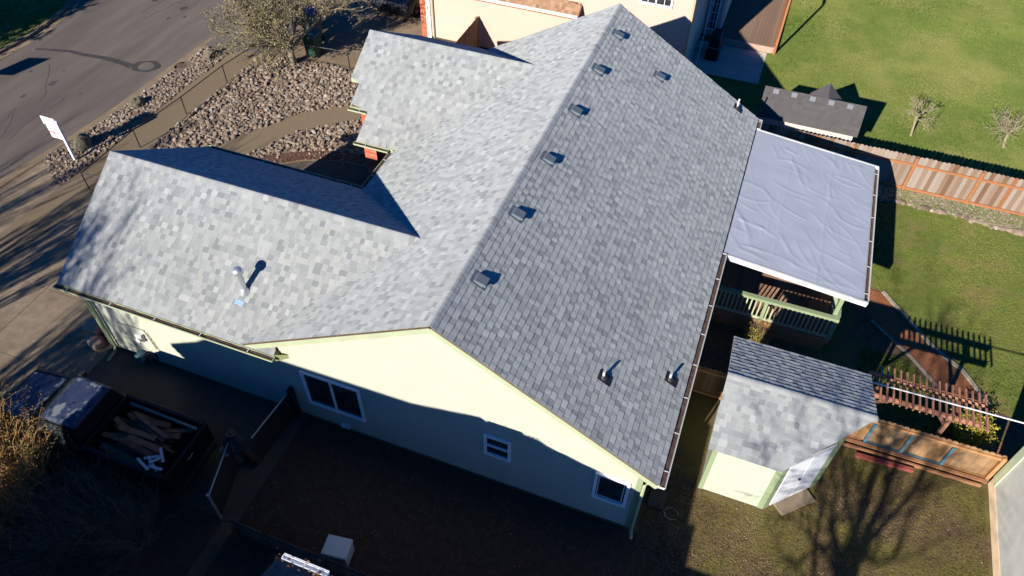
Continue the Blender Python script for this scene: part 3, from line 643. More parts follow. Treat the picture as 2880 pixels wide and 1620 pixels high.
mb.poly([(6.05,4.4,.02),(6.05,1.88,.02),(6.05,1.88,zs(1.88)),(6.05,syr,zs(syr)),(6.05,4.4,zs(4.4))])
mesh('wall', mb, mat('shed_panel', (.44,.49,.37), .7, (.42,.47,.35), 2), shed)
mb = MB(); d45 = Vector((1,1,0)).normalized(); n45 = Vector((1,-1,0)).normalized(); C0 = Vector((7.58,1.88,0))
mb.box(6.02,6.13,1.862,1.878,.02,zs(1.88)); mb.box(6.032,6.048,1.88,2.0,.02,zs(1.9)); mb.box(7.46,7.578,1.862,1.878,.02,zs(1.88))
for u0, u1 in ((.0,.17),(1.42,1.64)):
    a = C0+d45*u0+n45*.012; b = C0+d45*u1+n45*.012; za, zb = zs(a.y+.01), zs(b.y+.01)
    mb.hexa([a-n45*.01, b-n45*.01, b+n45*.012, a+n45*.012, a-n45*.01+ZZ*za, b-n45*.01+ZZ*zb, b+n45*.012+ZZ*zb, a+n45*.012+ZZ*za])
mesh('corner_board', mb, TRIM, shed)
def pan(u0, u1, name, m, off=.02, z0=.06, top=None):
    mb = MB(); a = C0+d45*u0+n45*off; b = C0+d45*u1+n45*off; za = top or zs(a.y+.03)-.03; zb = top or zs(b.y+.03)-.03
    mb.hexa([a-n45*.015+ZZ*z0, b-n45*.015+ZZ*z0, b+n45*.015+ZZ*z0, a+n45*.015+ZZ*z0, a-n45*.015+ZZ*za, b-n45*.015+ZZ*zb, b+n45*.015+ZZ*zb, a+n45*.015+ZZ*za]); return mesh(name, mb, m, shed, bevel=.006)
dr = pan(.2, .82, 'door', mat('door_white', (.78,.80,.83), .5), top=2.0)
hb = MB(); q = C0+d45*.74+n45*.05+ZZ*1.0; hb.tube([q-n45*.02, q+n45*.03], .03, 10); mesh('handle', hb, BLACK, dr)
pan(.84, 1.40, 'door_panel', mat('door_grey', (.66,.69,.74), .5), top=2.0)
mb = MB(); a = C0+d45*.04+n45*.04; mb.beam(a+ZZ*2.06+d45*.15, a+ZZ*2.06+d45*1.38, .02, .1); mesh('door_trim', mb, WHITE, shed)
mb = MB(); mb.prism([(6.1,1.92),(7.56,1.92),(8.7,3.06),(8.7,4.36),(6.1,4.36)],.0,.03); mesh('shed_floor', mb, CEDAR, shed)

# ================================================================== fences
def picket_fence(name, A, B, h, label, m=PICK, rail_m=None, post_xs=(), rails=(), side=-1, w=.14, z0=0, cat='fence', seed=3, dog=True):
    t = thing(name, (A[0], A[1], z0), label, cat); rg = random.Random(seed); A = Vector((*A, z0)); B = Vector((*B, z0)); L = (B-A).length; d = (B-A)/L; n = Vector((d.y, -d.x, 0))
    mb = MB(); u = 0
    while u < L-.03:
        hh = h+rg.uniform(-.012,.012); tn = min(1, max(0, rg.gauss(.5,.24))); un = min(u+w-.006, L); c = .035 if dog else .0
        off = -n*(.0 if rg.random() < .5 else .004)
        P = [(u,.02),(un,.02),(un,hh-c),(un-c,hh),(u+c,hh),(u,hh-c)]
        f = [A+d*a+ZZ*z+off+n*.009 for a, z in P]; b = [A+d*a+ZZ*z+off-n*.009 for a, z in P]
        mb.poly(f, tn); mb.poly(b[::-1], tn)
        for i in range(6): j = (i+1) % 6; mb.poly([f[i], b[i], b[j], f[j]], tn)
        u += w
    mesh('board_panel', mb, m, t)
    for z, hh in rails:
        mb = MB(); mb.beam(A+n*.04+ZZ*z, B+n*.04+ZZ*z, .045, hh); mesh('rail', mb, rail_m or m, t, bevel=.004)
    for x in post_xs:
        mb = MB(); p = A+d*x+n*.075; mb.beam(p+ZZ*.0, p+ZZ*(h-.03), .09, .06, up=n); mesh('post', mb, rail_m or m, t, bevel=.006)
    return t
picket_fence('wood_fence', (2.0,15.9), (19,15.9), 1.44, 'weathered grey picket fence with bright orange rails and posts beside the lawn', rail_m=ORANGE, post_xs=[.1,2.2,4.3,6.4,8.46,10.52,12.6,14.8], rails=[(.12,.09),(1.1,.08)], z0=.0)
FB = picket_fence('wood_fence', (4.8,4.72), (12.75,4.72), 1.12, 'low brown board fence with teal blue taped rails behind the shed', m=tone_mat('tan_picket', [(0,(.20,.105,.045)),(.5,(.28,.165,.08)),(1,(.31,.21,.12))], grain=.3), rail_m=mat('tan_rail', (.48,.24,.10), .8, (.4,.2,.09), 5), post_xs=[.1,2.4,7.9], rails=[(1.0,.07)], seed=9)
mb = MB(); mb.beam((4.8,4.67,.1),(9.7,4.67,.1),.05,.08); mb.beam((11.66,4.67,.1),(12.75,4.67,.1),.05,.08); mb.beam((12.7,4.66,.0),(12.7,4.66,1.1),.09,.05,up=YY); mesh('rail', mb, MATS['tan_rail'], FB)
mb = MB(); mb.beam((9.75,4.66,.12),(11.62,4.66,.12),.05,.06)
for x0 in (9.78, 10.66, 11.62): mb.beam((x0,4.655,-.0),(x0,4.655,.95),.07,.05,up=YY)
mesh('strap', mb, BLUE, FB, label='teal blue painted rail and uprights')
mb = MB(); mb.beam((9.0,4.45,.05),(12.6,4.45,.05),.05,.09); mb.beam((9.0,4.55,.15),(12.7,4.55,.15),.1,.03); tag(mesh('border_board', mb, CEDAR, loc=(9,4.45,0)), 'long brown board lying on the soil along the low fence', 'board')
mb = MB(); mb.beam((9.62,4.22,.06),(11.0,4.28,.06),.10,.10); tag(mesh('timber', mb, mat('red_timber', (.28,.07,.05), .9, (.2,.05,.04), 5), loc=(9.6,4.2,0)), 'dark red timber lying on the soil in front of the low fence', 'timber')
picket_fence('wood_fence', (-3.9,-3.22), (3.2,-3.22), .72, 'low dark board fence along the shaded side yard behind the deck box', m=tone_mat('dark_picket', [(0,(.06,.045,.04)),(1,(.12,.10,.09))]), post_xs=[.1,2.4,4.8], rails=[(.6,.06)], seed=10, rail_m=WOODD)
picket_fence('fence_panel', (-6.93,19.0), (-6.93,15.7), 1.55, 'brown wooden fence panel standing against the peach wall of the next house', m=tone_mat('brown_picket', [(0,(.22,.12,.06)),(1,(.34,.20,.10))], grain=.3), rail_m=CEDAR, post_xs=[.1,2.6], rails=[(.3,.08),(1.2,.08)], seed=12)
# black chain-link along the sidewalk
def chain_fence(pts, h, label, posts, m=BLACK, name='chain_link_fence', mesh_step=.06):
    t = thing(name, (*pts[0], 0), label, 'fence')
    mb = MB(); mb.tube([(p[0], p[1], h) for p in pts], .018, 6); mesh('top_rail', mb, m, t)
    for p in posts:
        mb = MB(); mb.tube([(p[0], p[1], 0), (p[0], p[1], h+.02)], .022, 6); mesh('post', mb, m, t)
    mb = MB()
    for i in range(len(pts)-1):
        a = Vector((*pts[i], 0)); b = Vector((*pts[i+1], 0)); L = (b-a).length; d = (b-a)/L; n = Vector((d.y, -d.x, 0)); u = -h; r = .0014
        while u < L:
            for s_ in (1, -1):
                u0, z0, u1, z1 = (u, .04, u+h-.06, h-.02) if s_ > 0 else (u+h-.06, .04, u, h-.02)
                if u0 < 0: z0 += (0-u0)*(z1-z0)/(u1-u0); u0 = 0
                if u1 < 0: z1 += (0-u1)*(z1-z0)/(u1-u0); u1 = 0
                if u0 > L: z0 = z0+(L-u0)*(z1-z0)/(u1-u0); u0 = L
                if u1 > L: z1 = z1+(L-u1)*(z1-z0)/(u1-u0); u1 = L
                if abs(u1-u0) > .01 and z1 > z0:
                    p, q = a+d*u0+ZZ*z0, a+d*u1+ZZ*z1; e = Vector((0,0,r)); mb.poly([p-e-d*r, q-e-d*r, q+e+d*r, p+e+d*r])
            u += mesh_step*1.4
    mesh('chain_mesh', mb, m, t)
    return t
chain_fence([(-15.74,5.37),(-15.75,7.97),(-15.5,10.33),(-15.37,12.76),(-15.0,15.0)], .78, 'low black chain link fence running between the sidewalk and the rock yard', [(-15.74,5.37),(-15.75,7.97),(-15.5,10.33),(-15.37,12.76),(-15.0,15.0)])
chain_fence([(-15.0,15.02),(-13.1,15.25),(-11.23,15.44),(-9.3,15.6)], .85, 'short black chain link fence along the neighbouring tan driveway', [(-13.1,15.25),(-11.23,15.44),(-9.3,15.6)])
chain_fence([(-15.72,5.35),(-13.0,5.7),(-10.5,6.05)], .78, 'black chain link fence closing the rock yard beside the garage driveway', [(-13.0,5.7),(-10.55,6.05)])
GLV = mat('dull_galvanised', (.34,.36,.38), .5, metal=.4)
def gate(A, B, h, label):
    t = thing('chain_link_gate', (*A, 0), label, 'gate'); a = Vector((*A, .06)); b = Vector((*B, .06)); H = ZZ*(h-.06)
    mb = MB(); mb.tube([a+H, a, b, b+H], .016, 6); mesh('gate_frame', mb, DGREY, t); mb = MB(); mb.tube([a+H, b+H], .02, 6); mesh('top_rail', mb, GLV, t)
    d = (b-a).normalized(); L = (b-a).length; mb = MB(); u = -h; r = .0028
    while u < L:
        for s_ in (1, -1):
            u0, u1, z0, z1 = (u, u+h, .06, h) if s_ > 0 else (u+h, u, .06, h)
            k = (z1-z0)/(u1-u0)
            if u0 < 0: z0 -= u0*k; u0 = 0
            if u1 < 0: z1 -= u1*k; u1 = 0
            if u0 > L: z0 += (L-u0)*k; u0 = L
            if u1 > L: z1 += (L-u1)*k; u1 = L
            if z1-z0 > .03:
                p = Vector((*A,0))+d*u0+ZZ*z0; q = Vector((*A,0))+d*u1+ZZ*z1; e = ZZ*r; mb.poly([p-e, q-e, q+e, p+e])
        u += .05
    mesh('chain_mesh', mb, DGREY, t)
    mb = MB(); nn = Vector((d.y,-d.x,0)); u = .03
    while u < L-.03: p = Vector((*A,0))+d*u+nn*.006; mb.beam(p+ZZ*.07, p+ZZ*(h-.02), .062, .003, up=nn); u += .07
    mesh('privacy_slat', mb, mat('dark_green_slat', (.016,.024,.02), .8), t)
    mb = MB(); mb.tube([(*A,0), (*A,h+.08)], .035, 8); mesh('gate_post', mb, BLACK if A[1] > -1 else GLV, t)
    return t
gate((-4.30,.06), (-4.40,-1.40), 1.12, 'chain link gate leaf reaching out from the house wall beside the wide window')
gate((-4.44,-3.05), (-4.84,-1.72), 1.12, 'chain link gate leaf hinged at the far post, swung half open beside the truck')
picket = MB(); picket.box(-4.27,-4.17,.02,.16,0,1.3); tag(mesh('gate_board', picket, BLACK, loc=(-4.2,.1,0)), 'narrow black upright board fixed beside the gate at the house wall', 'post')

# ================================================================== pergola over the low fence
per = thing('pergola', (9.4, 4.9, 0), 'red brown garden pergola with open rafters behind the shed', 'pergola')
RW = mat('redwood', (.42,.20,.12), .8, (.33,.15,.09), 5)
for y, x1 in ((4.62,11.75),(5.28,11.85)):
    mb = MB(); mb.beam((9.2,y,2.06),(x1,y,2.06),.045,.13); mesh('beam', mb, RW, per)
for i in range(17):
    x = 9.46+.148*i; mb = MB(); mb.beam((x,4.42,2.155),(x,5.52,2.155),.035,.055); mesh('rafter', mb, RW, per)
for x, y in ((9.42,4.95),(11.25,4.95)):
    mb = MB(); mb.box(x-.045,x+.045,y-.045,y+.045,0,2.0); mesh('post', mb, RW, per)
for x, s_ in ((9.42,1),(11.25,-1)):
    mb = MB(); mb.beam((x+.05*s_,4.97,1.35),(x+.45*s_,4.7,2.0),.05,.08); mb.beam((x,4.95,1.99),(x,5.28,1.99),.05,.07); mb.beam((x,4.62,1.99),(x,4.95,1.99),.05,.07); mesh('brace', mb, RW, per)
mb = MB(); mb.tube([(8.95,4.74,2.34),(12.3,4.80,2.36),(18,4.9,2.40)], .019, 8); tag(mesh('service_pipe', mb, WHITE, loc=(8.95,4.74,2.34)), 'thin white pipe running overhead from the shed past the pergola to the right', 'pipe')

# ================================================================== neighbouring houses
# right: grey sided building with tan footing
nb = thing('garage_building', (12.83, 4.65, 0), 'grey sided building with pale green corner board at the right edge', 'building')
mb = MB(); lap(mb, (12.86,4.62), (12.86,-12), [(0,.29),(16.62,.29),(16.62,2.7),(0,2.7)], e=.2, t=.034, z0=.29); 
mesh('wall', mb, mat('pale_grey_siding', (.60,.61,.54), .8, (.52,.53,.48), 3, c3=(.47,.48,.43), s3=1.2), nb)
mb = MB(); lap(mb, (24,4.62), (12.86,4.62), [(0,.29),(11.14,.29),(11.14,2.7),(0,2.7)], e=.2, t=.018, z0=.29); mesh('wall', mb, MATS['pale_grey_siding'], nb)
mb = MB(); mb.box(12.80,24,-12,4.63,-.1,.288); mesh('footing', mb, mat('tan_footing', (.66,.51,.34), .95, (.56,.43,.28), 3), nb)
mb = MB(); mb.box(12.80,12.822,4.38,4.66,.29,2.65); mesh('corner_board', mb, mat('bright_green_trim', (.62,.72,.47), .6), nb)
mb = MB(); mb.box(12.84,12.96,4.65,4.67,.29,2.65); mb.tube([(12.99,4.72,.1),(12.99,4.72,2.6)], .04, 8); mesh('downspout', mb, WHITE, nb)
mb = MB(); mb.hexa([(12.98,-12,2.7),(24,-12,2.7),(24,4.5,2.7),(12.98,4.5,2.7),(12.98,-12,2.78),(18.5,-12,4.6),(18.5,4.5,4.6),(12.98,4.5,2.78)]); mesh('roof', mb, SHD, nb)
# far side: peach two-storey house
ph = thing('neighbour_house', (-9.3, 19.03, 0), 'peach two storey house with brown roof beyond the grey roofed house', 'house')
mb = MB()
lap(mb, (-9.2,19.05), (1.76,19.05), [(0,.12),(10.96,.12),(10.96,2.72),(0,2.72)], e=.2, t=.004, z0=.12)
lap(mb, (-3.12,19.05), (1.76,19.05), [(0,2.72),(4.88,2.72),(4.88,5.4),(0,5.4)], e=.2, t=.004, z0=2.72)
mesh('wall', mb, PEACH, ph)
mb = MB(); lap(mb, (1.76,19.05), (1.76,24.0), [(0,.12),(4.95,.12),(4.95,5.4),(0,5.4)], e=.2, t=.004, z0=.12); lap(mb, (1.77,24.0), (2.56,24.0), [(0,.0),(.79,.0),(.79,5.4),(0,5.4)], e=.2, t=.004, z0=.0); lap(mb, (2.56,24.0), (2.56,34), [(0,0),(10,0),(10,5.4),(0,5.4)], e=.2, t=.004, z0=0); mesh('wall', mb, PEACH, ph)
mb = MB(); mb.box(-9.35,-9.22,19.06,19.5,0,2.7); brick(mb, -9.62,-9.36,19.0,19.5,0,2.6,7); mesh('brick_pier', mb, BRICK, ph)
mb = MB(); mb.box(-9.35,-9.16,18.99,19.03,.05,2.7); mesh('corner_board', mb, mat('cream_trim', (.82,.76,.62), .6), ph)
mb = MB(); mb.tube([(-9.02,18.98,.1),(-9.02,18.98,2.6)], .03, 6); mesh('downspout', mb, mat('grey_brown', (.35,.31,.22), .6), ph)
mb = MB(); mb.box(1.70,1.775,19.0,19.03,.1,5.4); mesh('corner_board', mb, mat('tan_trim', (.5,.33,.2), .6), ph)
mb = MB(); shingle(mb, (-9.7,18.55,2.62), (1,0,0), (0,.6,.36), 4.8, cl(0), lambda v: (9.7-2.55 if v < .55 else 9.7-3.14), seed=31); proof = mesh('roof', mb, SHB, ph)
mb = MB(); mb.hexa([(-9.7,18.57,2.54),(-2.56,18.57,2.54),(-2.56,19.02,2.80),(-9.7,19.02,2.80),(-9.7,18.57,2.60),(-2.56,18.57,2.60),(-2.56,19.02,2.875),(-9.7,19.02,2.875)]); mesh('sheathing', mb, CEDAR, proof)
mb = MB(); mb.beam((-9.7,18.54,2.555),(-2.54,18.54,2.555),.03,.13); mb.beam((-9.7,18.49,2.60),(-2.54,18.49,2.60),.05,.02); mesh('fascia', mb, WHITE, ph)
mb = MB(); mb.beam((-9.7,18.52,2.47),(-2.6,18.52,2.47),.02,.04); mb.beam((-2.53,18.54,2.53),(-2.53,19.0,2.80),.03,.16); mesh('soffit_trim', mb, mat('brown_trim', (.30,.13,.07), .7), ph)
window(ph, (-.30,19.045,3.38), XX, -YY, 1.25, 1.0, grid=((.25,.5,.75),(.33,.66)), mull=1)
window(ph, (1.86,23.99,.28), XX, -YY, .46, 2.0, fr=.05, grid=((.35,.65),(.2,.4,.6,.8)))
mb = MB(); mb.tube([(2.50,23.9,.0),(2.50,23.9,5.2)], .035, 6); mesh('downspout', mb, WHITE, ph)
mb = MB(); mb.box(-9.1,1.7,19.1,23.9,.05,2.7); mb.box(-3.05,1.72,19.12,33,2.71,5.35); mb.box(-3.0,2.5,24.1,33,.05,5.3); mesh('inner_wall', mb, WOODD, ph)  # solid mass added inside the walls to stop light
mb = MB(); mb.hexa([(-3.6,18.6,5.4),(2.1,18.6,5.4),(2.1,34,5.4),(-3.6,34,5.4),(-.8,18.6,6.7),(-.7,18.6,6.7),(-.7,34,6.7),(-.8,34,6.7)]); mesh('roof', mb, MATS['brown_shingle'], ph)
lad = thing('ladder', (1.95, 20.5, 0), 'long bluish ladder leaning along the shaded side of the peach house', 'ladder')
LM = mat('aluminium', (.45,.47,.52), .4, metal=.5)
for x in (1.86, 2.12):
    mb = MB(); mb.beam((x,20.3,.05),(x-.04,23.6,3.4),.03,.07); mesh('stile', mb, LM, lad)
for k in range(13):
    t_ = .04+k*.075; mb = MB(); mb.tube([(1.87-.04*t_,20.3+3.3*t_,.05+3.35*t_),(2.11-.04*t_,20.3+3.3*t_,.05+3.35*t_)], .014, 5); mesh('rung', mb, LM, lad)
gr = thing('covered_grill', (2.55, 22.4, 0), 'black covered barbecue grill on the shaded concrete patio', 'grill')
mb = MB(); mb.hexa([(2.28,21.75,.03),(2.85,21.75,.03),(2.85,22.95,.03),(2.28,22.95,.03),(2.36,21.85,1.0),(2.76,21.85,1.05),(2.76,22.85,1.05),(2.36,22.85,1.0)]); mesh('cover', mb, mat('black_fabric', (.012,.012,.014), .8), gr, bevel=.08)
mb = MB(); mb.beam((2.33,21.78,.62),(2.80,21.78,.62),.02,.03); mesh('handle', mb, GLV, gr)
nd = thing('neighbour_deck', (2.6, 23.4, 0), 'brown board deck with an orange post beside the lawn', 'deck')
mb = MB(); rg = random.Random(4); x = 2.62
while x < 4.9: mb.box(x, x+.135, 23.44, 33, .27, .30, rg.random()); x += .141
mesh('deck_floor', mb, tone_mat('dark_brown_board', [(0, (.135, .085, .06)), (1, (.165, .108, .078))], grain=.2), nd)
mb = MB(); mb.box(2.6,4.92,23.38,23.43,.04,.30); mb.box(4.92,4.97,23.4,33,.04,.3); mesh('skirting', mb, mat('pink_wood', (.48,.31,.24), .8, (.4,.25,.2), 5), nd)
mb = MB(); mb.box(4.98,5.07,23.36,23.45,0,2.75); mb.beam((5.02,23.4,2.8),(5.02,27,2.8),.08,.14); mesh('post', mb, ORANGE, nd)
mb = MB(); mb.beam((4.94,23.45,.315),(4.94,33,.315),.09,.03); mesh('deck_trim', mb, ORANGE, nd)
# play house / storage shed beyond the fence
pg = thing('storage_shed', (7, 16.9, 0), 'low cream storage shed with dark grey roof and small gable behind the picket fence', 'shed')
mb = MB(); vz = math.hypot(.62,.88)
shingle(mb, (5.0,16.27,1.42), (1,0,0), (0,.62,.88), vz, cl(0), cl(3.45), e=.11, t=.006, lift=.002, seed=41)
shingle(mb, (5.0,17.51,1.42), (1,0,0), (0,-.62,.88), vz, cl(0), cl(3.45), e=.11, t=.006, lift=.002, seed=42)
mb.poly([(6.45,16.9,2.24),(7.15,16.9,2.28),(7.15,17.95,2.28),(6.45,17.95,1.62)], .9); mb.poly([(7.15,16.9,2.28),(7.85,16.9,2.24),(7.85,17.95,1.62),(7.15,17.95,2.28)], .9)
sr = mesh('roof', mb, SHD, pg)
mb = MB(); mb.poly([(6.55,17.9,1.3),(7.75,17.9,1.3),(7.75,17.9,1.68),(7.15,17.9,2.24),(6.55,17.9,1.68)]); mb.box(5.12,8.33,16.36,17.42,0,1.47); mb.poly([(8.33,16.28,1.4),(8.33,17.42,1.4),(8.33,16.85,2.12)]); mb.poly([(5.12,17.42,1.4),(5.12,16.28,1.4),(5.12,16.85,2.12)])
mb.box(6.6,7.7,17.43,17.9,0,1.4)
mesh('wall', mb, mat('cream_resin', (.55,.50,.43), .6), pg)
for i in range(5):
    mb = MB(); x = 5.3+.63*i; mb.hexa([(x,16.72,2.155),(x+.2,16.72,2.155),(x+.2,16.82,2.28),(x,16.82,2.28),(x,16.71,2.175),(x+.2,16.71,2.175),(x+.2,16.81,2.30),(x,16.81,2.30)]); mesh('skylight', mb, mat('skylight', (.14,.15,.165), .5), pg)
# near house (mostly outside the picture): gutter seen at the bottom edge, throws the long shadow
nh = thing('near_house', (-3, -9, 0), 'shaded two storey house at the bottom edge with a bluish white leaf filled gutter', 'house')
mb = MB()
def pl(pts, t=.12): 
    P = [Vector(p) for p in pts]; Q = [p-ZZ*t for p in P]; mb.poly(P); mb.poly(Q[::-1])
    for i in range(len(P)): j = (i+1) % len(P); mb.poly([P[i], P[j], Q[j], Q[i]])
pl([(-.42,-4.86,5.22),(.46,-4.86,5.22),(-.30,-8.8,7.2),(-.42,-8.8,7.2)])
pl([(.46,-4.86,5.218),(3.45,-4.86,4.42),(3.45,-8.8,4.42),(-.30,-8.8,7.2)])
pl([(-9.1,-9.1,7.0),(-3.5,-8.9,7.0),(-1.13,-6.80,6.32),(-.3,-7.3,5.9),(-.3,-12,6.0),(-9.1,-14,6.6)])
pl([(-9.1,-9.1,7.0),(-9.35,-8.0,6.0),(-10.05,-7.0,4.95),(-10.05,-12,4.95),(-9.1,-13,6.6)])
pl([(3.4,-5.5,2.72),(5.9,-5.5,2.72),(5.9,-10,3.9),(3.4,-10,3.9)])
mesh('roof', mb, mat('near_roof', (.05,.05,.055), .95, (.09,.085,.08), 8), nh)
gp = [(-.3,3.9),(3.3,3.9),(3.3,4.40),(.46,5.15),(-.3,5.15)]
mb = MB(); mb.poly([(x,-4.94,z) for x,z in gp]); mb.poly([(x,-5.1,z-.06) for x,z in gp][::-1]); mb.poly([(3.3,-4.94,3.9),(3.3,-8.8,3.9),(3.3,-8.8,4.4),(3.3,-4.94,4.4)]); mb.box(-10.3,3.2,-16,-9.2,0,5.16); mb.box(-9.0,-.6,-15.9,-9.25,5.16,6.0); mb.hexa([(-.3,-9.2,0),(3.3,-9.2,0),(3.3,-4.95,0),(-.3,-4.95,0),(-.3,-9.2,5.42),(3.3,-9.2,4.34),(3.3,-4.95,4.34),(-.3,-4.95,5.12)]); mb.box(3.2,5.7,-16,-5.9,0,2.65)
mesh('wall', mb, mat('near_wall', (.5,.48,.42), .8), nh)
ng = gutter(nh, (-.36,-4.86,5.23), (.46,-4.86,5.23), (0,1,0), mat('gutter_paint', (.75,.77,.80), .4), w=.085, hang=99, debris=False)
rg = random.Random(6); mb = MB()
for k in range(60):
    x = -.5+rg.random()**1.4*1.6; y = -4.85-rg.random()*.22+.12*(rg.random() < .3); z = 5.24+.1*(-4.86-y)*.1+rg.random()*.03; s_ = rg.uniform(.012,.03); a = rg.random()*6
    mb.poly([(x+s_*math.cos(a), y+s_*math.sin(a), z), (x-s_*math.sin(a), y+s_*math.cos(a), z+.01), (x-s_*math.cos(a), y-s_*math.sin(a), z), (x+s_*math.sin(a), y-s_*math.cos(a), z-.0)], rg.random())
mesh('leaf_litter', mb, LEAF, nh)

# ================================================================== stones, grass, leaves (uncountable cover)
T_ = (1+5**.5)/2
ICO = np.array([(-1,T_,0),(1,T_,0),(-1,-T_,0),(1,-T_,0),(0,-1,T_),(0,1,T_),(0,-1,-T_),(0,1,-T_),(T_,0,-1),(T_,0,1),(-T_,0,-1),(-T_,0,1)])/math.sqrt(1+T_*T_)
ICOF = np.array([(0,11,5),(0,5,1),(0,1,7),(0,7,10),(0,10,11),(1,5,9),(5,11,4),(11,10,2),(10,7,6),(7,1,8),(3,9,4),(3,4,2),(3,2,6),(3,6,8),(3,8,9),(4,9,5),(2,4,11),(6,2,10),(8,6,7),(9,8,1)])
def subdiv(V, F):
    V = [tuple(v) for v in V]; c = {}; out = []
    def mid(a, b):
        k = (min(a, b), max(a, b))
        if k not in c: m = np.array(V[a])+np.array(V[b]); m /= np.linalg.norm(m); V.append(tuple(m)); c[k] = len(V)-1
        return c[k]
    for a, b, d in F: ab, bd, da = mid(a, b), mid(b, d), mid(d, a); out += [(a,ab,da),(b,bd,ab),(d,da,bd),(ab,bd,da)]
    return np.array(V), np.array(out)
IC2, IF2 = subdiv(ICO, ICOF); IC3, IF3 = subdiv(IC2, IF2)
def tri_mesh(name, V, F, tone, m, kind=None, smooth=False, parent=None):
    og = np.array(ORG[parent.name]) if parent else np.zeros(3)
    me = bpy.data.meshes.new(name); V = (np.asarray(V)-og).astype(np.float32); F = np.asarray(F, dtype=np.int32)
    me.vertices.add(len(V)); me.vertices.foreach_set('co', V.ravel()); n = len(F); k = F.shape[1]
    me.loops.add(n*k); me.loops.foreach_set('vertex_index', F.ravel())
    me.polygons.add(n); me.polygons.foreach_set('loop_start', np.arange(0, n*k, k, dtype=np.int32)); me.polygons.foreach_set('loop_total', np.full(n, k, dtype=np.int32))
    me.polygons.foreach_set('use_smooth', np.full(n, smooth)); me.update(calc_edges=True)
    if tone is not None:
        a = me.attributes.new('tone', 'FLOAT', 'FACE'); a.data.foreach_set('value', np.asarray(tone, dtype=np.float32))
    me.materials.append(m); o = bpy.data.objects.new(name, me); COL.objects.link(o)
    if parent: o.parent = parent
    ORG[o.name] = Vector(og)
    if kind: o['kind'] = kind
    return o
def points_in(polys, n, rgn, avoid=()):
    P = []; al = [p for q in polys for p in q]; x0 = min(p[0] for p in al); x1 = max(p[0] for p in al); y0 = min(p[1] for p in al); y1 = max(p[1] for p in al)
    while len(P) < n:
        p = (rgn.uniform(x0, x1), rgn.uniform(y0, y1))
        if any(inside(p, q) for q in polys) and not any(inside(p, q) for q in avoid): P.append(p)
    return P
def stones(name, pts, smin, smax, z, seed, pw=2.2, flat=.62):
    g = np.random.default_rng(seed); n = len(pts); P = np.array(pts); s = smin+(smax-smin)*g.random(n)**pw
    A = g.random(n)*6.28; sc3 = np.stack([s*g.uniform(.75,1.25,n), s*g.uniform(.6,1,n), s*g.uniform(flat-.15,flat+.15,n)], 1)
    B = ICO[None]*(1+g.normal(0,.09,(n,12,1)))*sc3[:,None]
    x = B[...,0]*np.cos(A)[:,None]-B[...,1]*np.sin(A)[:,None]; y = B[...,0]*np.sin(A)[:,None]+B[...,1]*np.cos(A)[:,None]
    V = np.stack([x+P[:,0:1], y+P[:,1:2], B[...,2]+z+sc3[:,2:3]*g.uniform(.2,.9,(n,1))], -1).reshape(-1,3)
    F = (ICOF[None]+12*np.arange(n)[:,None,None]).reshape(-1,3); tone = np.repeat(np.clip(g.beta(2,2.2,n)+(g.random(n)<.08)*.4, 0, 1), 20)
    o = tri_mesh(name, V, F, tone, STONE, 'stuff'); return o
rr = random.Random(77)
YV = [(-15.5,5.6),(-12.0,6.2),(-6.9,6.3),(-6.9,15.3),(-9.2,15.5),(-12.6,15.45),(-15.3,15.1),(-15.4,10)]
stones('large_river_rock', points_in([YV], 420, rr, (WALK, arco)), .07, .13, 0, 9, pw=1.5)
stones('river_rock_cover', points_in([YV], 11500, rr, (WALK, arco)), .016, .10, 0, 1, pw=2.8)
stones('river_rock_cover', points_in([STRIP], 3800, rr, ([(-18.22,12.55),(-17.5,12.7),(-17.45,13.5),(-18.2,13.62)],)), .018, .085, 0, 2, pw=2)
stones('mulch_stone', points_in([arco], 260, rr, (arc,)), .015, .07, 0, 3)
stones('bed_stone', points_in([[(8.9,15.05),(12.3,15.15),(14.3,15.0),(17,15.1),(17,15.85),(8.9,15.85)]], 1500, rr), .012, .06, .03, 4)
stones('edge_stone', points_in([[(8.9,14.95),(12.3,15.03),(13.3,14.85),(17,15.0),(17,15.14),(13.3,14.99),(12.3,15.17),(8.9,15.08)]], 150, rr), .05, .13, .0, 5, pw=1)
stones('soil_pebble', points_in([[(5.2,-1),(12.7,-1),(12.7,4.4),(5.2,4.4)]], 450, rr), .006, .022, 0, 6)
def blades(name, polys, n, seed, h=(.03,.07), w=.022, dry=.5, sd=.08, m=GRASS, avoid=(), sc_=.35, bias=0, z=0):
    g = np.random.default_rng(seed); P = np.array(points_in(polys, n, random.Random(seed), avoid)); A = g.random(n)*6.28; H = g.uniform(h[0], h[1], n); L = g.uniform(-.5,.5,(n,2))*H[:,None]
    dx = np.cos(A)*w/2*g.uniform(.6,1.5,n); dy = np.sin(A)*w/2*g.uniform(.6,1.5,n); Z = np.full(n, z)
    V = np.stack([np.stack([P[:,0]-dx, P[:,1]-dy, Z], 1), np.stack([P[:,0]+dx, P[:,1]+dy, Z], 1), np.stack([P[:,0]+L[:,0], P[:,1]+L[:,1], Z+H], 1)], 1).reshape(-1,3)
    F = np.arange(3*n).reshape(-1,3)
    pn = np.array([mnoise.fractal((p[0]*sc_, p[1]*sc_, seed), 1, 2, 4) for p in P])
    tone = np.clip(.45+g.normal(0,sd,n)+pn*dry+bias, 0, 1)
    return tri_mesh(name, V, F, tone, m, 'stuff')
blades('lawn_grass', [[(2.5,16.3),(20,16.3),(24,36),(2.6,42),(2.6,33),(5.0,33),(5.0,23.3),(4.4,23.2),(4.78,20.7),(2.0,20.7)]], 85000, 1, dry=.9, sc_=.28, w=.04, h=(.03,.075), avoid=([(5.1,16.2),(8.4,16.2),(8.4,17.9),(5.1,17.9)],))
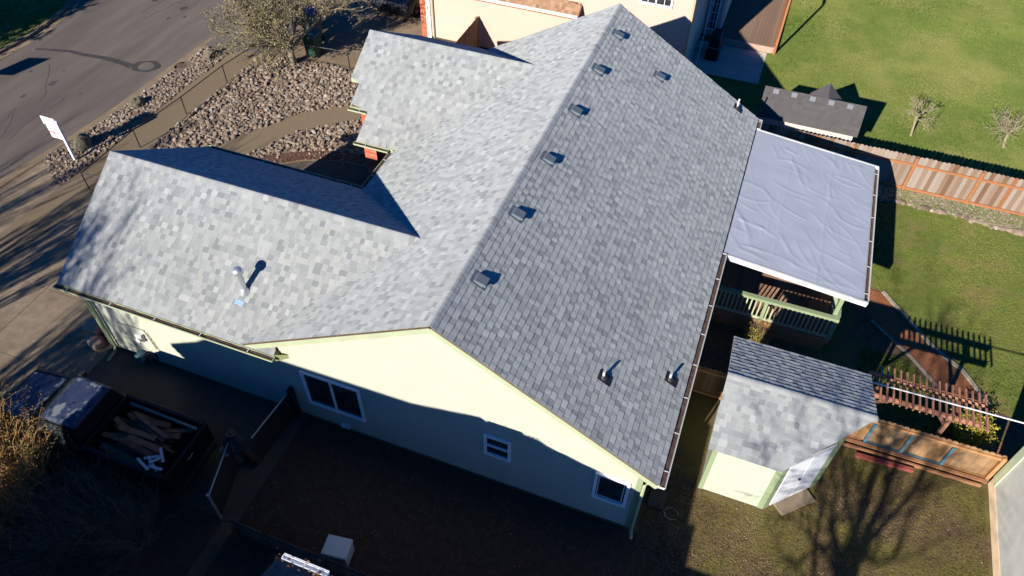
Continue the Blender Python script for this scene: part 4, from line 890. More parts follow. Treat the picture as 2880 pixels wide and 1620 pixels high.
blades('lawn_grass', [HL], 42000, 2, dry=.6, w=.03, h=(.03,.06), bias=.02)
blades('lawn_grass', [HT], 9000, 3, dry=.3, w=.025)
blades('moss_cover', [[(4.9,-2.5),(12.7,-2.5),(12.7,4.4),(9.3,4.4),(8.7,2.9),(7.6,1.7),(4.9,1.7)]], 60000, 4, dry=.8, m=MOSS, w=.028, h=(.008,.03), bias=.08, sc_=.6, avoid=([(7.79,2.15),(8.5,2.85),(8.75,2.56),(8.07,1.91)],))
blades('verge_grass', [[(-32,4),(-26.7,4),(-25.9,10.9),(-25.7,13.8),(-26.1,15.6),(-28,18.4),(-32,19.2)]], 24000, 6, dry=.9, w=.045, h=(.02,.09), bias=.12)
blades('bed_weeds', [[(9.8,15.1),(17,15.1),(17,15.8),(9.8,15.8)]], 2500, 7, w=.03, bias=.1, z=.05)
def litter(name, polys, n, seed, s=(.012,.03), avoid=(), z=.01):
    g = np.random.default_rng(seed); P = np.array(points_in(polys, n, random.Random(seed+50), avoid)); s = g.uniform(s[0], s[1], n); A = g.random(n)*6.28; V = []
    c = [(1,0),(0,.7),(-1,0),(0,-.7)]
    V = np.stack([np.stack([P[:,0]+s*(a*np.cos(A)-b*np.sin(A)), P[:,1]+s*(a*np.sin(A)+b*np.cos(A)), z+g.uniform(0,.018,n)], 1) for a, b in c], 1).reshape(-1,3)
    return tri_mesh(name, V, np.arange(4*n).reshape(-1,4), g.random(n), LEAF, 'stuff')
litter('fallen_leaves', [[(-4.0,-3.1),(4.6,-3.1),(4.6,.1),(-4.0,.1)]], 1700, 1, s=(.008,.02))
litter('fallen_leaves', [[(5,-2.5),(12.7,-2.5),(12.7,4.4),(9.3,4.4),(8.7,2.9),(7.6,1.7),(5,1.7)]], 700, 2, s=(.012,.03))
litter('fallen_leaves', [[(-12,6.9),(-10,10.2),(-6.7,10.5),(-6.7,9.9),(-9.3,9.7),(-11.3,8.2)]], 260, 3, s=(.02,.04), z=.03)
litter('fallen_leaves', [[(-26.6,4),(-25.3,10),(-25.4,14.5),(-26,15.8),(-27,14),(-26.7,10)]], 260, 4, s=(.02,.05), z=.02)

# ================================================================== trees and shrubs
def rot_about(d, ax, an): return (Matrix.Rotation(an, 3, ax) @ d)
def grow(mb, p, d, ln, r, dep, rg, tips, up=.15, spread=(.35,.8), kids=(2,4), seg=3, wob=.18, shrink=.72, rmin=.004, nsd=5):
    pts = [p]; rad = [r]; cur = Vector(d).normalized(); q = Vector(p)
    for i in range(seg):
        cur = (cur+Vector((rg.gauss(0,wob), rg.gauss(0,wob), rg.gauss(0,wob)+up*.5))).normalized(); q = q+cur*ln/seg; pts.append(q.copy()); rad.append(max(rmin, r*(1-.38*(i+1)/seg)))
    mb.tube(pts, rad, nsd if r > .02 else 3, rg.random(), cap=False)
    if dep <= 2: tips += [(a, cur.copy(), dep) for a in pts[1:]]
    if dep == 0: return
    for k in range(rg.randint(*kids)):
        t_ = rg.uniform(.35, 1) if k else 1.; i = min(seg-1, int(t_*seg)); b = pts[i].lerp(pts[i+1], t_*seg-i) if t_ < 1 else pts[-1]
        ax = cur.cross(Vector((rg.gauss(0,1), rg.gauss(0,1), rg.gauss(0,1)))).normalized(); nd = rot_about(cur, ax, rg.uniform(*spread)*(.5 if k == 0 else 1))
        grow(mb, b, nd, ln*shrink*rg.uniform(.8,1.15), max(rmin, rad[i]*rg.uniform(.5,.75)), dep-1, rg, tips, up, spread, kids, seg, wob, shrink, rmin, nsd)
def leafquads(tips, rg, n, r, s, droop=0):
    V = []; T = []
    for (p, d, dep) in tips:
        tb = rg.gauss(.5,.16)
        for k in range(n):
            c = p+Vector((rg.gauss(0,r), rg.gauss(0,r), rg.gauss(0,r)-droop)); a = Vector((rg.gauss(0,1), rg.gauss(0,1), rg.gauss(0,1))).normalized(); b = a.orthogonal().normalized(); b = rot_about(b, a, rg.random()*6); q = a.cross(b)*.55
            ss = s*rg.uniform(.6,1.4); V += [c-b*ss, c-q*ss, c+b*ss, c+q*ss]; T.append(min(1, max(0, tb+rg.gauss(0,.14))))
    return np.array([tuple(v) for v in V]), np.arange(len(V)).reshape(-1,4), T
def tree(name, base, label, cat, seed, limbs, dep, ln, r, trunk=1.2, bark=BARK, leaf=None, group=None, lean=(0,0), fan=.7, **kw):
    t = thing(name, base, label, cat, group); rg = random.Random(seed); mb = MB(); tips = []; B = Vector(base)
    top = B+Vector((lean[0]*trunk, lean[1]*trunk, trunk)); mb.tube([B-ZZ*.05, B.lerp(top,.5)+Vector((rg.gauss(0,.03), rg.gauss(0,.03), 0)), top], [r*1.25, r, r*.9], 8, .5)
    for k in range(limbs):
        an = 2*math.pi*(k+rg.random()*.5)/limbs; f = fan*rg.uniform(.6,1.2)
        grow(mb, top-ZZ*rg.uniform(0, trunk*.25), Vector((math.cos(an)*f+lean[0], math.sin(an)*f+lean[1], 1)), ln*rg.uniform(.85,1.15), r*.6, dep, rg, tips, **kw)
    mesh('trunk', mb, bark, t, smooth=True)
    if leaf:
        V, F, T = leafquads(tips, rg, *leaf[1:]); tri_mesh('crown', V, F, T, leaf[0], parent=t)
    return t
tree('lichen_tree', (-13.63,15.0,0), 'spreading pale green lichen covered tree at the edge of the rock yard', 'tree', 5, 8, 4, 1.25, .13, trunk=.9, bark=BARKL, leaf=(LICH, 4, .065, .04), fan=1.15, up=.10, shrink=.78, kids=(3,4), wob=.25, rmin=.006)
tree('bare_tree', (10.70,19.33,0), 'small bare pale tree standing on the lawn, the whole of it in view', 'tree', 8, 4, 3, .42, .035, trunk=.85, bark=BARKL, lean=(-.14,.0), fan=.6, up=.12, kids=(3,5), spread=(.5,1.2), shrink=.7, rmin=.006, group='small bare trees on the lawn')
tree('bare_tree', (14.0,19.9,0), 'small bare pale tree on the lawn cut off by the right edge', 'tree', 9, 5, 3, .5, .04, trunk=.6, bark=BARKL, lean=(-.2,.1), fan=.8, up=.1, kids=(3,5), spread=(.5,1.2), shrink=.72, rmin=.006, group='small bare trees on the lawn')
# trees that stand outside the frame and throw the branch shadows
tree('bare_tree', (-18.2,-8.0,0), 'tall bare vase shaped tree beside the driveway', 'tree', 15, 14, 4, 2.4, .17, trunk=1.0, fan=.42, up=.35, spread=(.12,.45), shrink=.74, kids=(2,3), wob=.08, rmin=.014)
tree('bare_tree', (-15.1,-13.5,0), 'very tall bare tree far beyond the shrubs', 'tree', 16, 9, 5, 3.0, .17, trunk=2.5, fan=.17, up=.5, spread=(.15,.55), shrink=.74, kids=(2,4), wob=.1, rmin=.010)
tree('bare_tree', (-21.8,-8.5,0), 'bare tree outside the left edge near the kerb', 'tree', 18, 8, 4, 2.3, .16, trunk=1.0, fan=.4, up=.35, spread=(.12,.45), shrink=.74, kids=(2,3), wob=.08, rmin=.010)
tree('bare_tree', (6.6,-10.2,0), 'bare forked tree beside the near house', 'tree', 29, 4, 4, 3.1, .18, trunk=4.6, fan=.30, up=.10, spread=(.4,1.0), shrink=.64, kids=(3,5), wob=.13, rmin=.009, seg=4)
tree('broadleaf_tree', (-31.5,6.5,0), 'dense tree beyond the far kerb', 'tree', 23, 8, 3, 2.3, .2, trunk=1.4, leaf=(LICH, 22, .3, .16), fan=.8)

OSH = tone_mat('autumn_leaf', [(0,(.11,.05,.02)),(.35,(.26,.13,.05)),(.6,(.33,.21,.07)),(.8,(.24,.25,.06)),(1,(.40,.31,.17))], grain=.1)
YSH = tone_mat('yellow_leaf', [(0,(.16,.15,.015)),(.5,(.34,.30,.03)),(1,(.55,.50,.07))], grain=.1)
GSH = tone_mat('moss_leaf', [(0,(.12,.10,.02)),(.5,(.26,.22,.05)),(1,(.4,.34,.10))], grain=.1)
def shrub(base, label, seed, stems, H, spread, leaf=None, bark=BARK, r=.008, group=None, kinks=4, name='shrub', side=2, lean=(0,0)):
    t = thing(name, base, label, 'shrub', group); rg = random.Random(seed); mb = MB(); tips = []; B = Vector(base)
    for k in range(stems):
        an = rg.random()*6.28; f = spread*math.sqrt(rg.random()); d = Vector((math.cos(an)*f+lean[0], math.sin(an)*f+lean[1], 1)); L = H*rg.uniform(.6,1.1); b = B+Vector((math.cos(an)*f*.25, math.sin(an)*f*.25, 0))
        pts = [b]; q = b.copy(); dd = d.normalized()
        for i in range(kinks): dd = (dd+Vector((rg.gauss(0,.13), rg.gauss(0,.13), rg.gauss(0,.08)))).normalized(); q = q+dd*L/kinks; q.z = max(q.z, .03); pts.append(q.copy())
        mb.tube(pts, [r*(1-.6*i/kinks) for i in range(kinks+1)], 3, rg.random(), cap=False)
        tips += [(a, dd, 0) for a in pts[1:]]
        for j in range(side):
            i = rg.randint(1, kinks); a = pts[i]; e = (dd+Vector((rg.gauss(0,.7), rg.gauss(0,.7), rg.gauss(0,.4)))).normalized()*L*.28; mid = a+e*.5+Vector((rg.gauss(0,.03), rg.gauss(0,.03), rg.gauss(0,.03)))
            mb.tube([a, mid, a+e], [r*.6, r*.45, r*.25], 3, rg.random(), cap=False); tips.append((mid, dd, 0)); tips.append((a+e, dd, 0))
    mesh('stems', mb, bark, t)
    if leaf: V, F, T = leafquads(tips, rg, *leaf[1:]); tri_mesh('foliage', V, F, T, leaf[0], parent=t)
    return t
OB = mat('orange_twig', (.42,.22,.08), .9, (.5,.34,.14), 8); GB = mat('grey_twig', (.13,.095,.07), .9, (.19,.145,.115), 8)
for i, (x, y, h, lab) in enumerate([(-9.35,-3.95,1.75,'sunlit orange and yellow twiggy shrub in front of the truck hood'),(-10.4,-4.1,2.0,'tall orange twiggy shrub farthest left of the shrub row'),(-11.6,-4.0,2.1,'tall orange twiggy shrub outside the left edge beside the driveway'),(-9.1,-5.0,1.25,'low yellow green shrub at the bottom left corner below the orange one'),(-10.3,-5.2,1.4,'low yellow green shrub outside the left edge')]):
    shrub((x,y,0), lab, 30+i, 330, h, .62, leaf=(OSH, 4, .045, .026), bark=OB, r=.009, group='twiggy shrubs along the driveway')
for i, (x, y, h, lab) in enumerate([(-8.1,-4.25,1.5,'bare grey twiggy shrub beside the orange shrub, in shade'),(-7.0,-4.05,1.5,'bare grey twiggy shrub below the middle of the truck'),(-5.9,-4.2,1.4,'bare grey twiggy shrub below the tailgate of the truck'),(-7.5,-5.0,1.6,'bare grey twiggy shrub nearest the bottom left edge')]):
    shrub((x,y,0), lab, 50+i, 110, h, .8, bark=GB, r=.007, group='bare shrubs in the shade', kinks=5, side=4)
shrub((12.25,5.75,0), 'round yellow green shrub at the right end of the pergola', 61, 130, .75, .55, leaf=(YSH, 5, .05, .03), r=.006)
shrub((6.55,6.85,0), 'small mossy yellow shrub at the foot of the deck railing', 62, 90, .6, .42, leaf=(GSH, 5, .035, .02), r=.005)
shrub((6.75,7.15,0), 'small reddish twiggy shrub against the deck skirting', 63, 60, .7, .4, leaf=(LEAF, 2, .04, .02), r=.005)
# ================================================================== boulders
def boulder(x, y, r, label, seed, sx=1, sz=.8):
    g = np.random.default_rng(seed); V = IC3.copy(); o_ = g.random(3)*20
    dsp = np.array([1+.34*mnoise.fractal(tuple(v*1.1+o_), 1, 2, 4)+.1*mnoise.noise(tuple(v*4+o_)) for v in V]); V = V*dsp[:,None]*np.array([r*sx, r, r*sz])+np.array([x, y, r*sz*.45])
    o = tri_mesh('boulder', V, IF3, None, mat('boulder_rock', (.17,.145,.10), .95, (.10,.085,.06), 6, c3=(.16,.17,.07), s3=4, bump=.02, bscale=25)); tag(o, label, 'boulder', 'boulders in the rock strip'); return o
boulder(-17.15,14.1,.30,'dark boulder in the rock strip nearest the driveway apron', 1, .9)
boulder(-17.62,10.15,.28,'dark boulder halfway along the rock strip', 2, .8)
boulder(-17.66,7.25,.34,'mossy boulder beside the white sign post', 3, .85, 1.0)
tb = mat('tan_block', (.46,.33,.24), .9, (.36,.25,.18), 7, bump=.01, bscale=30)
for i, (x, y, z, a, lab) in enumerate([(-11.15,.55,.0,.3,'tan lumpy block at the foot of the garage corner, farthest from the wall'),(-10.85,.1,.0,-.4,'tan lumpy block lying at the driveway edge by the garage corner'),(-11.0,.38,.29,.15,'tan lumpy block on top of the two others at the garage corner')]):
    g = np.random.default_rng(i+5); V = IC3.copy(); V = np.sign(V)*np.abs(V)**.62; V = V*(1+.06*np.array([[mnoise.noise(tuple(v*2.2+i*7))] for v in V])); V = V*np.array([.30,.20,.15]); c_, s_ = math.cos(a), math.sin(a)
    V = np.stack([V[:,0]*c_-V[:,1]*s_+x, V[:,0]*s_+V[:,1]*c_+y, V[:,2]+.15+z], 1); tag(tri_mesh('landscape_block', V, IF3, None, tb, smooth=True), lab, 'block', 'tan blocks by the garage')
# ================================================================== estate sign
sg = thing('yard_sign', (-17.40,6.52,0), 'white post sign with a hanging board and red lettering in the rock strip', 'sign')
WS = mat('sign_white', (.80,.80,.80), .5)
mb = MB(); mb.box(-17.445,-17.355,6.475,6.565,0,1.62); mb.lathe((-17.40,6.52,1.62), [(.05,0),(.055,.03),(.02,.06),(.0,.07)], 10); mesh('post', mb, WS, sg, bevel=.006)
mb = MB(); mb.box(-18.02,-17.445,6.49,6.55,1.44,1.50); mesh('arm', mb, WS, sg)
mb = MB(); mb.box(-18.04,-17.46,6.505,6.53,1.502,1.74); mesh('rider', mb, WS, sg)
mb = MB(); mb.box(-17.96,-17.48,6.505,6.53,.88,1.43); bd = mesh('board', mb, WS, sg)
RD = mat('sign_red', (.6,.04,.09), .5); PK = mat('sign_pink', (.72,.45,.45), .5)
mb = MB(); rg = random.Random(2)
for r_, z in enumerate((1.11,)):
    mb.box(-17.95,-17.90,6.502,6.505,z-.02,z+.06)
    x = -17.88
    while x < -17.53: w_ = rg.uniform(.018,.034); mb.box(x, x+w_*.35, 6.502, 6.505, z-.02, z+.055); mb.box(x+w_*.35, x+w_, 6.502, 6.505, z+rg.choice((-.02,.035,.01)), z+.055-rg.choice((0,.03))); x += w_+.012
mesh('red_lettering', mb, RD, bd)
mb = MB()
for z in (1.28,1.24,1.04,1.0,.96): 
    x = -17.92
    while x < -17.54: w_ = rg.uniform(.02,.06); mb.box(x, x+w_, 6.5025, 6.505, z, z+.014); x += w_+.02
for z in (1.66,1.60):
    x = -18.0
    while x < -17.52: w_ = rg.uniform(.03,.07); mb.box(x, x+w_, 6.5025, 6.505, z, z+.03); x += w_+.02
mesh('small_lettering', mb, PK, bd)
# ================================================================== wheeled bins
def bin_(x, y, m, ml, label, h=1.02, rot=0):
    t = thing('wheeled_bin', (x,y,0), label, 'bin', 'wheeled bins on the tan driveway'); mb = MB()
    mb.hexa([(x-.22,y-.25,.05),(x+.22,y-.25,.05),(x+.22,y+.25,.05),(x-.22,y+.25,.05),(x-.29,y-.33,h-.08),(x+.29,y-.33,h-.08),(x+.29,y+.36,h-.08),(x-.29,y+.36,h-.08)]); mesh('body', mb, m, t, bevel=.03)
    mb = MB(); mb.hexa([(x-.31,y-.35,h-.08),(x+.31,y-.35,h-.08),(x+.31,y+.38,h-.08),(x-.31,y+.38,h-.08),(x-.27,y-.3,h),(x+.27,y-.3,h),(x+.27,y+.36,h+.02),(x-.27,y+.36,h+.02)]); mesh('lid', mb, ml, t, bevel=.02)
    mb = MB(); mb.tube([(x-.25,y+.42,h-.08),(x+.25,y+.42,h-.08)], .018, 6); mesh('handle', mb, ml, t)
    for s_ in (-1,1): mb = MB(); mb.tube([(x+s_*.24,y+.24,.11),(x+s_*.29,y+.24,.11)], .11, 14); mesh('wheel', mb, BLACK, t)
GBN = mat('green_plastic', (.03,.07,.05), .5); BBN = mat('blue_plastic', (.03,.06,.22), .5)
bin_(-13.2,15.95,GBN,GBN,'dark green wheeled bin just behind the lichen tree'); bin_(-13.75,16.9,mat('grey_plastic', (.12,.12,.125), .5),GBN,'grey wheeled bin between the green and the blue lidded bins'); bin_(-14.35,17.6,BBN,BBN,'blue lidded wheeled bin seen through the tree crown')
# ================================================================== vehicles
def wheel(par, x, y, r, w, ax='y'):
    u = Vector((0,1,0)) if ax == 'y' else Vector((1,0,0)); c = Vector((x,y,r)); mb = MB()
    prof = [(-w/2,r*.6),(-w/2,r*.93),(-w/2+.03,r),(w/2-.03,r),(w/2,r*.93),(w/2,r*.6)]; n = 20; e1 = Vector((1,0,0)) if ax == 'y' else Vector((0,1,0))
    for o_, rad in prof:
        for k in range(n): an = 2*math.pi*k/n; mb.v.append(tuple(c+u*o_+e1*math.cos(an)*rad+ZZ*math.sin(an)*rad))
    for i in range(len(prof)-1):
        for k in range(n): k2 = (k+1)%n; mb.f.append((i*n+k,i*n+k2,(i+1)*n+k2,(i+1)*n+k)); mb.t.append(.5)
    ty = mesh('wheel', mb, mat('tyre_rubber', (.018,.018,.018), .85), par)
    mb = MB(); mb.tube([c-u*w*.42, c+u*w*.42], r*.6, 14); mesh('rim', mb, mat('steel_rim', (.25,.25,.26), .4, metal=.6), ty)
tk = thing('pickup_truck', (-8.2,-2.3,0), 'old dark blue pickup truck with peeling faded paint and scrap wood in its bed', 'pickup truck')
def peel():
    m = mat('faded_paint', (.016,.024,.055), .6, (.03,.042,.09), 3.5, spec=.4, c3=(.16,.175,.19), s3=3.2, lo3=.55, hi3=.6, stretch=(1,.7,1)); return m
FP = peel(); DP = mat('dark_paint', (.006,.007,.011), .5, spec=.25)
yc = -2.3
def loft(secs, m, name, par, bevel=0, close=True):
    mb = MB(); n = len(secs[0])
    for s_ in secs: mb.v += [tuple(p) for p in s_]
    for i in range(len(secs)-1):
        for k in range(n): k2 = (k+1)%n; mb.f.append((i*n+k,i*n+k2,(i+1)*n+k2,(i+1)*n+k)); mb.t.append(.5)
    mb.f.append(tuple(range(n-1,-1,-1))); mb.f.append(tuple((len(secs)-1)*n+k for k in range(n))); mb.t += [.5,.5]
    return mesh(name, mb, m, par, bevel=bevel)
def sec(x, hw, zb, zt, c=.08): return [(x,yc-hw+.03,zb),(x,yc+hw-.03,zb),(x,yc+hw,zb+.15),(x,yc+hw,zt-c),(x,yc+hw-c*1.3,zt),(x,yc-hw+c*1.3,zt),(x,yc-hw,zt-c),(x,yc-hw,zb+.15)]
loft([sec(-10.92,.72,.45,.86),sec(-10.86,.78,.40,.98),sec(-10.4,.82,.38,1.03),sec(-9.75,.83,.36,1.10),sec(-9.5,.84,.36,1.12),sec(-7.95,.84,.36,1.12)], DP, 'body', tk, bevel=.02)
mb = MB(); P = [(-10.78,-.60,1.0),(-9.76,-.68,1.11),(-9.76,.68,1.11),(-10.78,.60,1.0)]; mb.hexa([(a,yc+b,z-.04) for a,b,z in P[:1]+P[3:]+P[2:3]+P[1:2]]+[(a,yc+b,z+.022) for a,b,z in P[:1]+P[3:]+P[2:3]+P[1:2]]); mesh('hood', mb, FP, tk, bevel=.02)
def q4(x0, hw0, z0, x1, hw1, z1): return [(x0,yc-hw0,z0),(x0,yc+hw0,z0),(x1,yc+hw1,z1),(x1,yc-hw1,z1)]
mb = MB(); mb.hexa([(-9.66,yc-.78,1.1),(-7.98,yc-.78,1.1),(-7.98,yc+.78,1.1),(-9.66,yc+.78,1.1),(-9.06,yc-.64,1.64),(-8.08,yc-.64,1.66),(-8.08,yc+.64,1.66),(-9.06,yc+.64,1.64)]); mesh('cab', mb, DP, tk, bevel=.03)
mb = MB(); mb.hexa([(-9.10,yc-.66,1.64),(-8.05,yc-.66,1.66),(-8.05,yc+.66,1.66),(-9.10,yc+.66,1.64),(-9.02,yc-.57,1.715),(-8.12,yc-.57,1.73),(-8.12,yc+.57,1.73),(-9.02,yc+.57,1.715)]); mesh('cab_roof', mb, FP, tk, bevel=.035)
mb = MB(); mb.poly([(-9.625,yc-.70,1.15),(-9.115,yc-.60,1.60),(-9.115,yc+.60,1.60),(-9.625,yc+.70,1.15)][::-1]); mesh('windshield', mb, mat('windshield_glass', (.06,.07,.06), .12, spec=.7), tk)
for s_ in (-1,1):
    mb = MB(); mb.poly([(-9.4,yc+s_*.775,1.16),(-8.2,yc+s_*.775,1.16),(-8.22,yc+s_*.675,1.6),(-9.02,yc+s_*.675,1.58)]); mesh('side_window', mb, GLASS, tk)
    mb = MB(); mb.box(-9.48,-9.36,yc+s_*.9-.08,yc+s_*.9+.08,1.12,1.26); mb.box(-9.44,-9.4,yc+s_*.84-.04,yc+s_*.84+.04,1.12,1.16); mesh('mirror', mb, BLACK, tk, bevel=.01)
    mb = MB(); mb.box(-10.95,-10.86,yc+s_*.58-.13,yc+s_*.58+.13,.68,.84); mesh('headlight', mb, WS, tk)
mb = MB(); mb.poly([(-8.03,yc-.58,1.18),(-8.03,yc+.58,1.18),(-8.075,yc+.52,1.58),(-8.075,yc-.52,1.58)]); mesh('rear_window', mb, GLASS, tk)
mb = MB(); mb.box(-7.93,-5.62,yc-.72,yc+.72,.62,.68)
mb.box(-7.93,-5.62,yc+.72,yc+.83,.45,1.27); mb.box(-7.93,-5.62,yc-.83,yc-.72,.45,1.27); mb.box(-7.93,-7.86,yc-.72,yc+.72,.68,1.27); mesh('bed', mb, DP, tk, bevel=.02)
mb = MB(); mb.box(-5.61,-5.55,yc-.80,yc+.80,.55,1.26); tg = mesh('tailgate', mb, DP, tk, bevel=.015)
mb = MB(); mb.tube([(-5.54,yc-.1,1.0),(-5.52,yc,1.0),(-5.54,yc+.1,1.0)], .012, 5); mesh('handle', mb, GLV, tg)
mb = MB(); mb.box(-5.54,-5.44,yc-.74,yc+.74,.42,.52); mesh('bumper', mb, BLACK, tk, bevel=.02)
mb = MB(); mb.box(-11.02,-10.92,yc-.78,yc+.78,.42,.58); mesh('bumper', mb, GLV, tk, bevel=.02)
for x in (-10.1,-6.55):
    for y in (yc-.72,yc+.72): wheel(tk, x, y, .34, .2)
rg = random.Random(12); WOODS = [mat('scrap_wood', (.19,.08,.045), .9, (.10,.05,.035), 6), mat('scrap_wood_pale', (.30,.14,.075), .9, (.19,.09,.05), 6)]
for k in range(34):
    L_ = rg.uniform(.7,1.8); an = rg.gauss(-.08,.12) if rg.random() < .85 else rg.uniform(-.7,.7); x = rg.uniform(-7.1,-6.5); y = yc+rg.uniform(-.62,.5); z = .86+.012*k
    d = Vector((math.cos(an), math.sin(an), rg.gauss(0,.03))); a = Vector((x,y,z))-d*L_/2; b = a+d*L_
    a.x = max(a.x,-7.78); b.x = min(b.x,-5.72); dy = min(0, yc+.58-max(a.y,b.y))+max(0, yc-.64-min(a.y,b.y)); a.y += dy; b.y += dy
    mb = MB(); mb.beam(a, b, rg.uniform(.07,.15), .018); tag(mesh('scrap_board', mb, WOODS[k%2], loc=tuple(a)), ['dark brown scrap board in the load of the pickup truck bed','paler reddish brown scrap board in the load of the pickup truck bed'][k%2], 'board', ['dark scrap boards in the truck bed','paler scrap boards in the truck bed'][k%2])
mb = MB(); mb.beam((-7.75,yc+.66,1.12),(-5.75,yc+.62,1.16),.05,.09); tag(mesh('plank', mb, mat('grey_plank', (.26,.25,.20), .9), loc=(-7.75,yc+.66,1.1)), 'long pale grey plank along the house side of the truck bed', 'plank')
for k, (x, y, an, L_) in enumerate([(-6.15,-2.72,.55,.42),(-6.05,-2.88,-.5,.5),(-5.98,-2.62,-.75,.42),(-5.9,-2.95,.1,.36),(-6.22,-2.98,-.35,.45),(-6.0,-2.80,.9,.3)]):
    d = Vector((math.cos(an), math.sin(an), 0)); a = Vector((x,y,1.27+.016*k))-d*L_/2; mb = MB(); mb.beam(a, a+d*L_, .065, .014); tag(mesh('scrap_trim', mb, mat('white_scrap', (.38,.40,.44), .6), loc=tuple(a)), 'short white trim piece on the scrap heap at the tailgate corner', 'trim piece', 'white trim pieces in the truck bed')
sv = thing('parked_car', (-11.5,21.7,0), 'dark car parked in shade on the tan driveway by the peach house', 'car')
yc2 = -11.5
def sx(y, hw, zb, zt, c=.1): return [(yc2-hw,y,zb),(yc2+hw,y,zb),(yc2+hw+.02,y,zb+.25),(yc2+hw,y,zt-c),(yc2+hw-c,y,zt),(yc2-hw+c,y,zt),(yc2-hw,y,zt-c),(yc2-hw-.02,y,zb+.25)]
CP = mat('black_car_paint', (.010,.010,.013), .2, spec=.6)
loft([sx(19.75,.75,.35,.75),sx(19.85,.84,.28,.9),sx(20.9,.9,.25,1.0),sx(23.6,.9,.25,1.05),sx(24.2,.86,.3,1.0),sx(24.3,.8,.4,.9)], CP, 'body', sv, bevel=.03)
mb = MB(); mb.hexa([(yc2-.82,20.75,1.0),(yc2+.82,20.75,1.0),(yc2+.82,23.9,1.02),(yc2-.82,23.9,1.02),(yc2-.62,21.5,1.45),(yc2+.62,21.5,1.45),(yc2+.64,23.3,1.45),(yc2-.64,23.3,1.45)]); mesh('cabin', mb, GLASS, sv, bevel=.04)
mb = MB(); mb.box(yc2-.62,yc2+.62,21.5,23.3,1.45,1.49); mesh('car_roof', mb, CP, sv, bevel=.02)
for y in (20.6,23.35):
    for x in (yc2-.8,yc2+.8): wheel(sv, x, y, .33, .2, 'x')
for s_ in (-.6,.6): mb = MB(); mb.box(yc2+s_-.16,yc2+s_+.16,19.74,19.85,.62,.76); mesh('headlight', mb, GLASS, sv)
# ================================================================== things in the side yard
db = thing('deck_box', (-1.36,-2.85,0), 'pale plastic deck box on the shaded ground against the low board fence', 'storage box')
a_ = R(8); ex = Vector((math.cos(a_), math.sin(a_), 0)); ey = Vector((-math.sin(a_), math.cos(a_), 0)); O = Vector((-1.36,-2.83,0))
def hx(w, d_, z0, z1, k=1.): return [O+ex*sx_*w*q*.93+ey*sy_*d_*q*.93+ZZ*z for z, q in ((z0,1),(z1,k)) for sx_, sy_ in ((-1,-1),(1,-1),(1,1),(-1,1))]
mb = MB(); mb.hexa(hx(.30,.24,0,.44,1.04)); mesh('body', mb, PLAST, db, bevel=.03)
mb = MB(); mb.hexa(hx(.335,.275,.445,.51,.93)); mesh('lid', mb, PLAST, db, bevel=.03)
mb = MB(); mb.tube([(5.55+.17*math.cos(k*.35)*(1+.08*math.sin(k*3)), .95+.15*math.sin(k*.35), .02+.01*math.sin(k*2)) for k in range(17)], .007, 5); tag(mesh('wire_loop', mb, GLV, loc=(5.55,.95,0)), 'thin pale wire loop lying on the dark soil beyond the house corner', 'wire')
mb = MB(); mb.box(4.95,5.35,.95,1.5,0,.06); tag(mesh('utility_pad', mb, CONCD, loc=(5.1,1.2,0)), 'square grey pad on the ground behind the near right house corner', 'pad')
hp = thing('basketball_hoop', (-26.4,4.2,0), 'basketball hoop standing beyond the far kerb', 'basketball hoop')  # invented, out of view; added to cast a shadow on the road
mb = MB(); mb.tube([(-26.4,4.2,0),(-26.35,4.3,2.4),(-25.9,4.8,2.9)], .05, 8); mesh('pole', mb, BLACK, hp)
mb = MB(); mb.beam((-26.3,4.7,2.9),(-25.4,5.0,2.9),.04,.8); mesh('backboard', mb, WS, hp)
mb = MB(); mb.tube([(-25.7+.22*math.cos(k*.42),5.15+.22*math.sin(k*.42),2.65) for k in range(16)], .012, 5); mesh('rim', mb, ORANGE, hp)
